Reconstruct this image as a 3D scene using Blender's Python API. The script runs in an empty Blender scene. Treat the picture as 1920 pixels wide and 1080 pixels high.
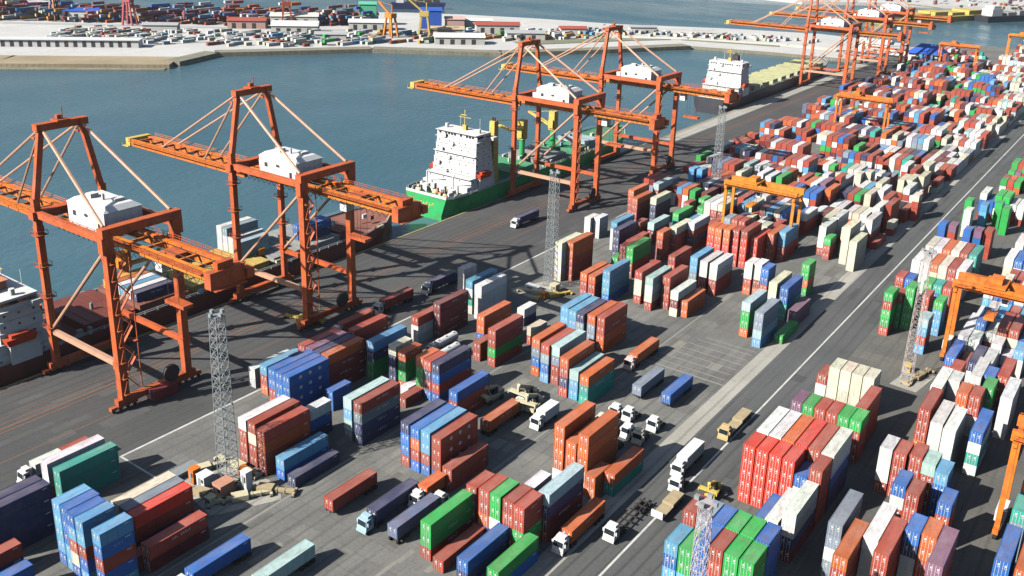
import bpy, math, random
from mathutils import Vector, Matrix
random.seed(11)
S = bpy.context.scene
COL = S.collection
R = math.radians

# ------------------------------------------------------------------ helpers
class MB:
    """collects quads and n-gons, builds one mesh object"""
    def __init__(s): s.v=[]; s.f=[]; s.m=[]
    def face(s, pts, m=0):
        n=len(s.v); s.v+=[tuple(p) for p in pts]; s.f.append(tuple(range(n,n+len(pts)))); s.m.append(m)
    def hexa(s, b, t, m=0, mt=None):
        n=len(s.v); s.v+=[tuple(p) for p in b]+[tuple(p) for p in t]; k=len(b)
        for i in range(k):
            j=(i+1)%k; s.f.append((n+i,n+j,n+k+j,n+k+i)); s.m.append(m)
        s.f.append(tuple(n+k+i for i in range(k))); s.m.append(m if mt is None else mt)
        s.f.append(tuple(n+k-1-i for i in range(k))); s.m.append(m)
    def box(s, x0,x1,y0,y1,z0,z1, m=0, mt=None):
        s.hexa([(x0,y0,z0),(x1,y0,z0),(x1,y1,z0),(x0,y1,z0)],[(x0,y0,z1),(x1,y0,z1),(x1,y1,z1),(x0,y1,z1)],m,mt)
    def prism(s, poly, z0, z1, m=0, mt=None):
        s.hexa([(x,y,z0) for x,y in poly],[(x,y,z1) for x,y in poly],m,mt)
    def beam(s, p, q, w, h=None, m=0, up=(0,0,1)):
        h=w if h is None else h
        p=Vector(p); q=Vector(q); d=(q-p).normalized(); u=Vector(up)
        if abs(d.dot(u))>.95: u=Vector((0,1,0))
        a=d.cross(u).normalized()*w/2; b=a.cross(d).normalized()*h/2
        s.hexa([p-a-b,p+a-b,p+a+b,p-a+b],[q-a-b,q+a-b,q+a+b,q-a+b],m)
    def tube(s, p, q, r, n=8, m=0, r2=None):
        p=Vector(p); q=Vector(q); d=(q-p).normalized(); u=Vector((0,0,1))
        if abs(d.dot(u))>.95: u=Vector((0,1,0))
        a=d.cross(u).normalized(); b=a.cross(d); r2=r if r2 is None else r2
        c=[a*math.cos(2*math.pi*i/n)+b*math.sin(2*math.pi*i/n) for i in range(n)]
        s.hexa([p+k*r for k in c],[q+k*r2 for k in c],m)
    def build(s, name, mats, parent=None, loc=None):
        me=bpy.data.meshes.new(name); me.from_pydata(s.v,[],s.f)
        mats=mats if isinstance(mats,(list,tuple)) else [mats]
        for x in mats: me.materials.append(x)
        for p,i in zip(me.polygons,s.m): p.material_index=i
        return link(name, me, parent, loc)
def link(name, me, parent=None, loc=None):
    o=bpy.data.objects.new(name,me); COL.objects.link(o)
    if parent: o.parent=parent
    if loc: o.location=loc
    return o
def tag(o, label=None, cat=None, group=None, kind=None):
    if label: o['label']=label
    if cat: o['category']=cat
    if group: o['group']=group
    if kind: o['kind']=kind
    return o
def thing(name, loc, label, cat, group=None, rz=0):
    o=bpy.data.objects.new(name,None); COL.objects.link(o); o.location=loc; o.rotation_euler=(0,0,rz)
    o.empty_display_size=.5
    return tag(o,label,cat,group)
def copy_tree(o, parent=None):
    c=o.copy(); COL.objects.link(c)
    if parent: c.parent=parent
    for ch in list(o.children): copy_tree(ch,c)
    return c
def struct(o): o['kind']='structure'; return o

# ------------------------------------------------------------------ materials
def newmat(name):
    m=bpy.data.materials.new(name); m.use_nodes=True
    nt=m.node_tree; b=nt.nodes['Principled BSDF']
    return m,nt,b
def N(nt, t, **k):
    n=nt.nodes.new(t)
    for a,v in k.items(): setattr(n,a,v)
    return n
def noise(nt, vec, scale, detail=3, rough=.55, dims=None):
    n=N(nt,'ShaderNodeTexNoise'); n.inputs['Scale'].default_value=scale; n.inputs['Detail'].default_value=detail
    n.inputs['Roughness'].default_value=rough
    if vec: nt.links.new(vec,n.inputs['Vector'])
    return n.outputs['Fac']
def ramp(nt, fac, a, b):
    r=N(nt,'ShaderNodeMapRange'); r.inputs['From Min'].default_value=a; r.inputs['From Max'].default_value=b
    nt.links.new(fac,r.inputs['Value']); return r.outputs['Result']
def mix(nt, fac, a, b, mode='MIX'):
    n=N(nt,'ShaderNodeMix',data_type='RGBA',blend_type=mode)
    if isinstance(fac,(int,float)): n.inputs['Factor'].default_value=fac
    else: nt.links.new(fac,n.inputs['Factor'])
    for s,v in ((6,a),(7,b)):
        if isinstance(v,tuple): n.inputs[s].default_value=(v[0],v[1],v[2],1)
        else: nt.links.new(v,n.inputs[s])
    return n.outputs[2]
def mul(nt, a, k):
    n=N(nt,'ShaderNodeMath',operation='MULTIPLY'); nt.links.new(a,n.inputs[0])
    if isinstance(k,(int,float)): n.inputs[1].default_value=k
    else: nt.links.new(k,n.inputs[1])
    return n.outputs[0]
def coord(nt, which='Object', scale=None):
    t=N(nt,'ShaderNodeTexCoord'); o=t.outputs[which]
    if scale:
        mp=N(nt,'ShaderNodeMapping'); mp.inputs['Scale'].default_value=scale; nt.links.new(o,mp.inputs['Vector']); o=mp.outputs['Vector']
    return o
def paint(name, col, rough=.55, dirt=(.10,.07,.05), amt=.35, scale=.6, metal=0):
    """worn paint: blotches and streaks of grime over one colour"""
    m,nt,b=newmat(name)
    f=ramp(nt,noise(nt,coord(nt),scale,5,.65),.46,.74)
    g=ramp(nt,noise(nt,coord(nt,'Object',(2.2,2.2,.25)),scale*2,4,.6),.5,.8)
    fd=ramp(nt,noise(nt,coord(nt),scale*.35,3,.6),.4,.75); pale=tuple(min(.9,x*.75+.16) for x in col)
    c=mix(nt,mul(nt,fd,amt*.35),col,pale); c=mix(nt,mul(nt,f,amt),c,dirt); c=mix(nt,mul(nt,g,amt*.6),c,dirt)
    nt.links.new(c,b.inputs['Base Color']); b.inputs['Roughness'].default_value=rough; b.inputs['Metallic'].default_value=metal
    return m
def flat(name, col, rough=.6, metal=0):
    m,nt,b=newmat(name); b.inputs['Base Color'].default_value=(*col,1); b.inputs['Roughness'].default_value=rough
    b.inputs['Metallic'].default_value=metal; return m
def boxpaint(name, src, roof):
    """container paint; colour from the object (single boxes) or from a face attribute (the far mass)"""
    m,nt,b=newmat(name)
    if src=='object':
        c0=N(nt,'ShaderNodeObjectInfo').outputs['Color']; v=coord(nt)
    else:
        c0=N(nt,'ShaderNodeAttribute',attribute_name='tint').outputs['Color']; v=coord(nt)
    def vv(s):
        mp=N(nt,'ShaderNodeMapping'); mp.inputs['Scale'].default_value=s; nt.links.new(v,mp.inputs['Vector']); return mp.outputs['Vector']
    if src=='object':
        rnd=N(nt,'ShaderNodeObjectInfo').outputs['Random']
        ad=N(nt,'ShaderNodeVectorMath',operation='ADD'); sc=N(nt,'ShaderNodeVectorMath',operation='SCALE'); sc.inputs['Scale'].default_value=90
        cb=N(nt,'ShaderNodeCombineXYZ')
        for i in range(3): nt.links.new(rnd,cb.inputs[i])
        nt.links.new(cb.outputs[0],sc.inputs[0]); nt.links.new(v,ad.inputs[0]); nt.links.new(sc.outputs[0],ad.inputs[1]); v=ad.outputs[0]
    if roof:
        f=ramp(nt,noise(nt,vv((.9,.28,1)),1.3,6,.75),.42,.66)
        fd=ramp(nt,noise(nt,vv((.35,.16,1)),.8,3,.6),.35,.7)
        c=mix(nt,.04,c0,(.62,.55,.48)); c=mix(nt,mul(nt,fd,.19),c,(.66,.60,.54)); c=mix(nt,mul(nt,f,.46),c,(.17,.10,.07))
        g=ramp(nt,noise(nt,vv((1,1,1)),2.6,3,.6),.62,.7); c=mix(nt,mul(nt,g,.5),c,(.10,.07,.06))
    else:
        f=ramp(nt,noise(nt,vv((2.4,2.4,.22)),1.1,5,.7),.48,.78)
        c=mix(nt,mul(nt,f,.50),c0,(.12,.055,.035))
        g=ramp(nt,noise(nt,vv((.5,.5,.5)),.9,3,.6),.4,.75); c=mix(nt,mul(nt,g,.08),c,(.5,.44,.38))
    nt.links.new(c,b.inputs['Base Color']); b.inputs['Roughness'].default_value=.55
    if src=='object':   # corrugated panels
        w=N(nt,'ShaderNodeTexWave',wave_type='BANDS',bands_direction='Y' ); w.inputs['Scale'].default_value=1.15; nt.links.new(coord(nt),w.inputs['Vector'])
        bp=N(nt,'ShaderNodeBump'); bp.inputs['Strength'].default_value=.3; bp.inputs['Distance'].default_value=.012
        nt.links.new(w.outputs['Fac'],bp.inputs['Height']); nt.links.new(bp.outputs['Normal'],b.inputs['Normal'])
    return m
def groundmat(name, base, dark, light, s1=.03, s2=.25, along=.02, rough=.9, stain=.5, bandamt=.35, slab=0, tyre=.45):
    """worn paving: big patches, tyre bands along the lanes, oil stains, fine grain"""
    m,nt,b=newmat(name)
    v=coord(nt)
    c=mix(nt,ramp(nt,noise(nt,v,s1,5,.62),.36,.66),dark,light)
    c=mix(nt,.5,c,base)
    band=ramp(nt,noise(nt,coord(nt,'Object',(1,along,1)),s2,4,.6),.45,.7); c=mix(nt,mul(nt,band,bandamt),c,dark)
    if slab:
        bk=N(nt,'ShaderNodeTexBrick'); bk.inputs['Scale'].default_value=1.0; bk.inputs['Brick Width'].default_value=slab; bk.inputs['Row Height'].default_value=slab*.8
        bk.inputs['Mortar Size'].default_value=.07; bk.inputs['Color1'].default_value=(.72,.72,.72,1); bk.inputs['Color2'].default_value=(1.12,1.1,1.06,1); bk.inputs['Mortar'].default_value=(.55,.55,.55,1); bk.offset=.5
        nt.links.new(v,bk.inputs['Vector']); c=mix(nt,.75,c,bk.outputs['Color'],'MULTIPLY')
    ty=N(nt,'ShaderNodeTexWave',wave_type='BANDS',bands_direction='X'); ty.inputs['Scale'].default_value=.11; ty.inputs['Distortion'].default_value=9; ty.inputs['Detail'].default_value=3; ty.inputs['Detail Scale'].default_value=.35
    nt.links.new(coord(nt,'Object',(1,.12,1)),ty.inputs['Vector'])
    c=mix(nt,mul(nt,mul(nt,ramp(nt,ty.outputs['Fac'],.80,.98),ramp(nt,noise(nt,v,.02,2,.5),.35,.6)),tyre),c,(.03,.03,.03))
    st=ramp(nt,noise(nt,v,.22,4,.7),.60,.74); c=mix(nt,mul(nt,st,stain),c,(dark[0]*.45,dark[1]*.45,dark[2]*.45))
    gr=noise(nt,v,1.4,3,.7); c=mix(nt,.28,c,mix(nt,gr,(0.02,0.02,0.02),(light[0]*1.5,light[1]*1.5,light[2]*1.5)))
    nt.links.new(c,b.inputs['Base Color']); b.inputs['Roughness'].default_value=rough
    return m

M={}
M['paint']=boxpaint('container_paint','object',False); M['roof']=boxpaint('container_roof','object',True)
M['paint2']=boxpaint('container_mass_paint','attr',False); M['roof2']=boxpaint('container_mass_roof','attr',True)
M['white']=paint('white_paint',(.82,.82,.81),.45,(.38,.32,.27),.22,.5)
M['mark']=flat('white_lettering',(.75,.75,.73))
M['red']=paint('crane_red_orange',(.62,.122,.028),.55,(.20,.055,.03),.75,.45)
M['orange']=paint('crane_orange',(.84,.215,.022),.55,(.32,.07,.025),.7,.45)
M['stay']=paint('stay_bar_pale',(.62,.36,.24),.5,(.3,.12,.06),.4,.6)
M['yorange']=paint('gantry_yellow_orange',(.82,.27,.025),.5,(.3,.09,.02),.6,.5)
M['yellow']=paint('machine_yellow',(.72,.53,.12),.5,(.2,.14,.05),.4,.9)
M['tan']=paint('machine_tan',(.50,.40,.24),.6,(.25,.2,.12),.5,.9)
M['cream']=paint('machine_cream',(.70,.63,.42),.5,(.3,.25,.15),.4,.9)
M['dark']=paint('dark_steel',(.035,.033,.035),.6,(.10,.06,.04),.5,1)
M['tyre']=flat('tyre_rubber',(.02,.02,.02),.85)
M['glass']=flat('window_glass',(.02,.03,.04),.12)
M['steel']=paint('galvanised_steel',(.34,.385,.40),.5,(.22,.2,.18),.35,.7,.2)
M['pinkwhite']=paint('mast_white_red',(.52,.46,.46),.5,(.45,.15,.12),.4,.35)
M['concrete']=groundmat('pale_concrete',(.46,.44,.38),(.30,.28,.24),(.55,.53,.47),.06,.5,.05)

# ------------------------------------------------------------------ the setting
def sheet(name, poly, z, mat, hole=None):
    mb=MB(); mb.face([(x,y,z) for x,y in poly]); return struct(mb.build(name,mat))
def rect(x0,x1,y0,y1): return [(x0,y0),(x1,y0),(x1,y1),(x0,y1)]

m,nt,b=newmat('harbour_water')
v=coord(nt)
big=ramp(nt,noise(nt,coord(nt,'Object',(1,.35,1)),.007,5,.65),.34,.66)
nt.links.new(mix(nt,big,(.046,.122,.160),(.080,.164,.205)),b.inputs['Base Color'])
b.inputs['IOR'].default_value=1.33
rr=N(nt,'ShaderNodeMapRange'); rr.inputs['From Min'].default_value=.35; rr.inputs['From Max'].default_value=.65; rr.inputs['To Min'].default_value=.06; rr.inputs['To Max'].default_value=.36
nt.links.new(noise(nt,coord(nt,'Object',(.4,1,1)),.012,4,.6),rr.inputs['Value']); nt.links.new(rr.outputs['Result'],b.inputs['Roughness'])
h=N(nt,'ShaderNodeMath',operation='ADD'); nt.links.new(noise(nt,coord(nt,'Object',(1,.55,1)),.35,4,.6),h.inputs[0]); nt.links.new(noise(nt,v,.05,3,.5),h.inputs[1])
bp=N(nt,'ShaderNodeBump'); bp.inputs['Strength'].default_value=.6; bp.inputs['Distance'].default_value=.6; nt.links.new(h.outputs[0],bp.inputs['Height']); nt.links.new(bp.outputs['Normal'],b.inputs['Normal'])
M['water']=m
M['yard']=groundmat('yard_paving',(.190,.192,.183),(.082,.085,.084),(.30,.297,.272),.045,.5,.03,.9,.55,.35,5.5)
M['apron']=groundmat('apron_asphalt',(.085,.087,.09),(.045,.046,.048),(.125,.125,.12),.03,.6,.012,.85,.45,.5,0,.6)
M['road']=groundmat('road_asphalt',(.115,.12,.12),(.07,.075,.075),(.15,.155,.15),.03,.9,.008,.85,.45,.6,0,.6)
M['east']=groundmat('east_yard_paving',(.135,.14,.135),(.08,.085,.085),(.24,.225,.19),.04,.5,.02,.9,.5,.35,7)
M['quaywall']=groundmat('quay_wall_concrete',(.22,.21,.18),(.09,.085,.07),(.3,.29,.25),.1,.6,1)
M['sand']=groundmat('shore_sand',(.42,.33,.20),(.22,.17,.10),(.5,.42,.28),.03,.3,.1)
M['farland']=groundmat('port_concrete',(.66,.65,.61),(.42,.42,.41),(.80,.79,.76),.02,.1,.1,.9,.6)
M['rock']=groundmat('rock_armour',(.27,.26,.19),(.12,.12,.085),(.36,.34,.26),.1,.5,1,.95,.6)
M['line']=paint('road_line_white',(.66,.66,.63),.8,(.25,.25,.24),.55,.25)
M['rust']=paint('rail_rust',(.20,.11,.075),.8,(.09,.06,.05),.5,.3)

sheet('water', rect(-7000,7000,-3000,9000), -3, M['water'])
mb=MB(); mb.prism([(-213,-250),(420,-250),(420,985),(-60,985),(-130,975),(-205,930),(-213,800)],-9,0,0,1)
struct(mb.build('ground',[M['quaywall'],M['yard']]))
sheet('apron_pavement', rect(-212.2,-165.2,-249,795), .012, M['apron'])
sheet('quay_pavement', rect(-212.2,-203.5,428,795), .024, M['concrete'])
mb=MB(); mb.box(-213.05,-212.2,-249,795,-.6,.16); struct(mb.build('quay_kerb',paint('kerb_yellow_grey',(.34,.31,.17),.8,(.12,.11,.08),.6,.3)))
sheet('road', rect(-73.2,-57.6,-249,900), .012, M['road'])
sheet('road_shoulder', rect(-77.5,-73.2,-249,900), .012, M['concrete'])
sheet('east_yard_pavement', rect(-57.6,419,-249,900), .012, M['east'])
mb=MB()
for x,w in ((-182,.35),(-211,.3),(-193.2,.45),(-194.9,.7),(-196.8,.35),(-199.0,.3)): mb.box(x-w/2,x+w/2,-240,700,.0125,.028)
struct(mb.build('crane_rail_tracks',M['rust']))
mb=MB()
mb.box(-165.3,-164.7,92.3,262,.016,.026); mb.box(-165,-145.5,92.3,92.75,.016,.0255)
mb.box(-165.3,-164.7,-240,60,.016,.026)
mb.box(-66.2,-65.75,-240,700,.016,.026)
for y0 in range(270,700,16): mb.box(-165.2,-164.8,y0,y0+9,.016,.026)
struct(mb.build('pavement_markings',M['line']))
mb=MB()
for k,y in enumerate((206,209.5,213,216.5,220,223.5,226)): mb.box(-100+k*1.2,-78.5,y,y+.28,.004,.014)
mb.box(-104,-77.6,203.0,203.5,.004,.014); mb.box(-127,-126.5,60,260,.004,.014); mb.box(-100.5,-100.1,110,260,.004,.0135)
struct(mb.build('bay_markings',paint('faded_line',(.30,.295,.26),.9,(.25,.24,.2),.6,.3)))

# far side of the basin
near=[(-1500,-60),(-900,170),(-676,324),(-588,404),(-604,452),(-534,552),(-447,610),(-395,690),(-356,760),(-290,778),(-213.2,790)]
back=[(-213.2,925),(-300,935),(-383,905),(-480,852),(-560,832),(-640,800),(-690,770),(-770,690),(-870,585),(-1000,560),(-1600,470)]
mb=MB(); mb.prism(near+back,-9,-.4,1,0); struct(mb.build('far_port_ground',[M['farland'],M['rock']]))
def strip(name, pts, w0, w1, z0, z1, mat):
    mb=MB()
    for (a,b) in zip(pts[:-1],pts[1:]):
        a=Vector((*a,0)); b=Vector((*b,0)); n=Vector((-(b-a).y,(b-a).x,0)).normalized()
        q=[a+n*w0,b+n*w0,b+n*w1,a+n*w1]
        mb.hexa([(p.x,p.y,z0) for p in q],[(p.x,p.y,z1) for p in q])
    return struct(mb.build(name,mat))
strip('beach', [(-1300,20),(-900,170),(-676,324),(-588,404)], -14, 22, -5, .05, M['sand'])
strip('beach_flat', [(-1300,6),(-900,156),(-676,308),(-584,396)], -12, 10, -6, -2.4, M['rock'])
strip('shore_rocks', [(-588,404),(-604,452),(-534,552),(-447,610),(-395,690),(-356,760)], -5, 9, -5, .3, M['rock'])
strip('far_port_road', [(-1100,130),(-880,255),(-735,352),(-640,432),(-610,500),(-548,590),(-470,660)], 30, 37, -.45, -.34, paint('road_grey_pale',(.36,.36,.35),.9,(.25,.25,.24),.4,.02))
strip('far_yard_apron', [(-1100,330),(-900,455),(-760,560),(-640,655)], -40, -28, -.45, -.35, paint('apron_pale_grey',(.44,.44,.43),.9,(.3,.3,.29),.4,.02))
strip('causeway_verge', [(-447,650),(-400,735),(-372,775),(-290,800)], 14, 34, -2, .1, paint('scrub_green_grey',(.24,.25,.16),.95,(.12,.13,.08),.6,.03))
strip('causeway_road', [(-470,720),(-420,760),(-372,795),(-290,822),(-214,832)], 0, 12, -2, .25, paint('bright_concrete_road',(.74,.71,.62),.9,(.5,.47,.4),.4,.02))
strip('sea_wall_road', [(-560,800),(-480,826),(-383,872),(-300,900)], 0, 14, -2, .3, M['farland'])
mb=MB(); mb.prism([(-700,1330),(-430,1255),(-330,1330),(-150,1420),(300,1500),(300,1900),(-700,1900)],-9,1,0); struct(mb.build('far_shore_land',M['farland']))

prn=random.Random(31)
def patches(name, n, x0,x1,y0,y1, mat, z):
    mb=MB()
    for _ in range(n):
        x=prn.uniform(x0,x1); y=prn.uniform(y0,y1); a=prn.uniform(.8,3.2); b=prn.uniform(2,14)
        mb.face([(x,y,z),(x+a,y+prn.uniform(-.2,.2),z),(x+a,y+b,z),(x,y+b,z)]); z+=.00004
    struct(mb.build(name,mat))
patches('pavement_patches',70,-160,-80,60,300,groundmat('patch_dark',(.17,.165,.15),(.10,.10,.09),(.22,.21,.19),.1,.6,.05),.005)
patches('apron_patches',60,-204,-167,60,420,groundmat('patch_grey',(.105,.106,.106),(.07,.07,.07),(.14,.14,.135),.1,.6,.05),.0135)
patches('road_patches',40,-72.5,-60,90,520,groundmat('patch_black',(.09,.093,.093),(.06,.06,.062),(.12,.12,.12),.1,.6,.05),.0135)
patches('pale_patches',36,-150,-80,80,290,groundmat('patch_pale',(.28,.27,.235),(.2,.195,.17),(.33,.32,.28),.1,.6,.05),.0085)

# ------------------------------------------------------------------ containers
PAL={'R':((.42,.068,.040),'brick red'),'V':((.74,.055,.030),'vivid red'),'D':((.17,.022,.028),'maroon'),'O':((.64,.135,.032),'orange red'),'B':((.022,.150,.50),'royal blue'),
 'L':((.12,.40,.66),'light blue'),'N':((.030,.045,.13),'navy blue'),'G':((.025,.43,.085),'bright green'),'T':((.03,.40,.32),'teal green'),
 'A':((.46,.66,.66),'pale aqua'),'W':((.80,.80,.78),'white'),'C':((.74,.69,.53),'cream'),'Y':((.80,.36,.03),'amber yellow'),
 'S':((.24,.31,.38),'slate grey'),'P':((.24,.12,.20),'dull plum'),'U':((.15,.185,.31),'slate blue')}
CW,CH=2.44,2.59
def clen(L): return 12.19 if L==4 else 6.06
def container_body(L, var, seed):
    l=clen(L); mb=MB(); rn=random.Random(seed); p=.15
    for x in (0,CW-p):
        for y in (0,l-p): mb.box(x,x+p,y,y+p,.012,CH-.012)
    for x in (.012,CW-.132):                               # side rails and recessed side panels
        mb.box(x,x+.12,p,l-p,.012,.17); mb.box(x,x+.12,p,l-p,CH-.13,CH-.014)
    mb.box(.055,.10,p,l-p,.17,CH-.13); mb.box(CW-.10,CW-.055,p,l-p,.17,CH-.13)
    for y in (.014,l-.134): mb.box(p,CW-p,y,y+.12,.014,.17); mb.box(p,CW-p,y,y+.12,CH-.13,CH-.016)
    mb.box(p,CW-p,l-.10,l-.05,.17,CH-.13)
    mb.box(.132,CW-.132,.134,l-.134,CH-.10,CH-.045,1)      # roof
    mb.box(.132,CW-.132,.134,l-.134,.05,.10)
    if var==1:                                             # rows of white lettering on the long sides
        n=rn.randint(6,9); gw=l*.32/n; y=l*(.3+rn.random()*.1); hz=.34+.16*rn.random(); z=1.25+rn.random()*.3
        for k in range(n):
            if rn.random()<.12: y+=gw; continue
            w=gw*.62; kind=rn.randint(0,3)
            for xs in ((CW-.058,CW-.045),(.045,.058)):
                mb.box(*xs,y,y+w*.28,z,z+hz,2)
                if kind!=1: mb.box(*xs,y+w*.28,y+w,z+hz*.80,z+hz,2)
                if kind!=2: mb.box(*xs,y+w*.28,y+w,z,z+hz*.2,2)
                if kind in (0,3): mb.box(*xs,y+w*.28,y+w*.9,z+hz*.4,z+hz*.58,2)
            y+=gw
        mb.box(CW-.058,CW-.044,l-1.7,l-.5,2.0,2.2,2)
    if var==2:                                             # round white emblems
        for yy in ([.28*l,.52*l,.76*l] if L==4 else [.35*l,.7*l]):
            for a,bx in ((CW-.058,CW-.043),(.058,.043)): mb.tube((a,yy,1.35),(bx,yy,1.35),.46,12,2)
    if var==0: mb.box(CW-.058,CW-.044,l-1.6,l-.7,2.02,2.2,2)
    return mb
def door_mesh():
    mb=MB(); w=(CW-.32)/2
    mb.box(0,w,.03,.085,.17,CH-.13)
    for x in (.22,.78): mb.tube((x,.01,.1),(x,.01,CH-.08),.035,6,1)
    for z in (.5,1.3,2.1): mb.box(.03,w-.03,.016,.03,z,z+.07)
    mb.box(.45,.72,.0,.029,1.62,1.95,1); mb.box(.40,.85,.0,.029,1.28,1.36,1)
    me=mb.build('door',[M['paint'],M['mark']]).data; bpy.data.objects.remove(bpy.data.objects['door']); return me
DOOR=door_mesh(); CMESH={}
def cmesh(L,var,seed):
    k=(L,var,seed)
    if k not in CMESH:
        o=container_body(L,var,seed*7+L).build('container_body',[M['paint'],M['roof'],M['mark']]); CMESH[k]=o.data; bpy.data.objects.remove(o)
    return CMESH[k]
def tone(c, rn, a=.16):
    k=1+rn.uniform(-a,a); return tuple(max(.01,min(.9,x*k*(1+rn.uniform(-.06,.06)))) for x in c)
crn=random.Random(5)
def put_container(x,y,z,letter,L,label,group=None,var=None):
    if var is None: var=crn.choices((0,1,2),(.66,.335,.005))[0]
    o=link('shipping_container',cmesh(L,var,crn.randint(0,3)),None,(x,y,z))
    o.color=(*tone(PAL[letter][0],crn),1)
    tag(o,label,'container',group)
    for k in (0,1):
        d=link('door',DOOR,o,(.16+k*(CW-.32)/2,0,0)); d.color=o.color
    return o

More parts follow.
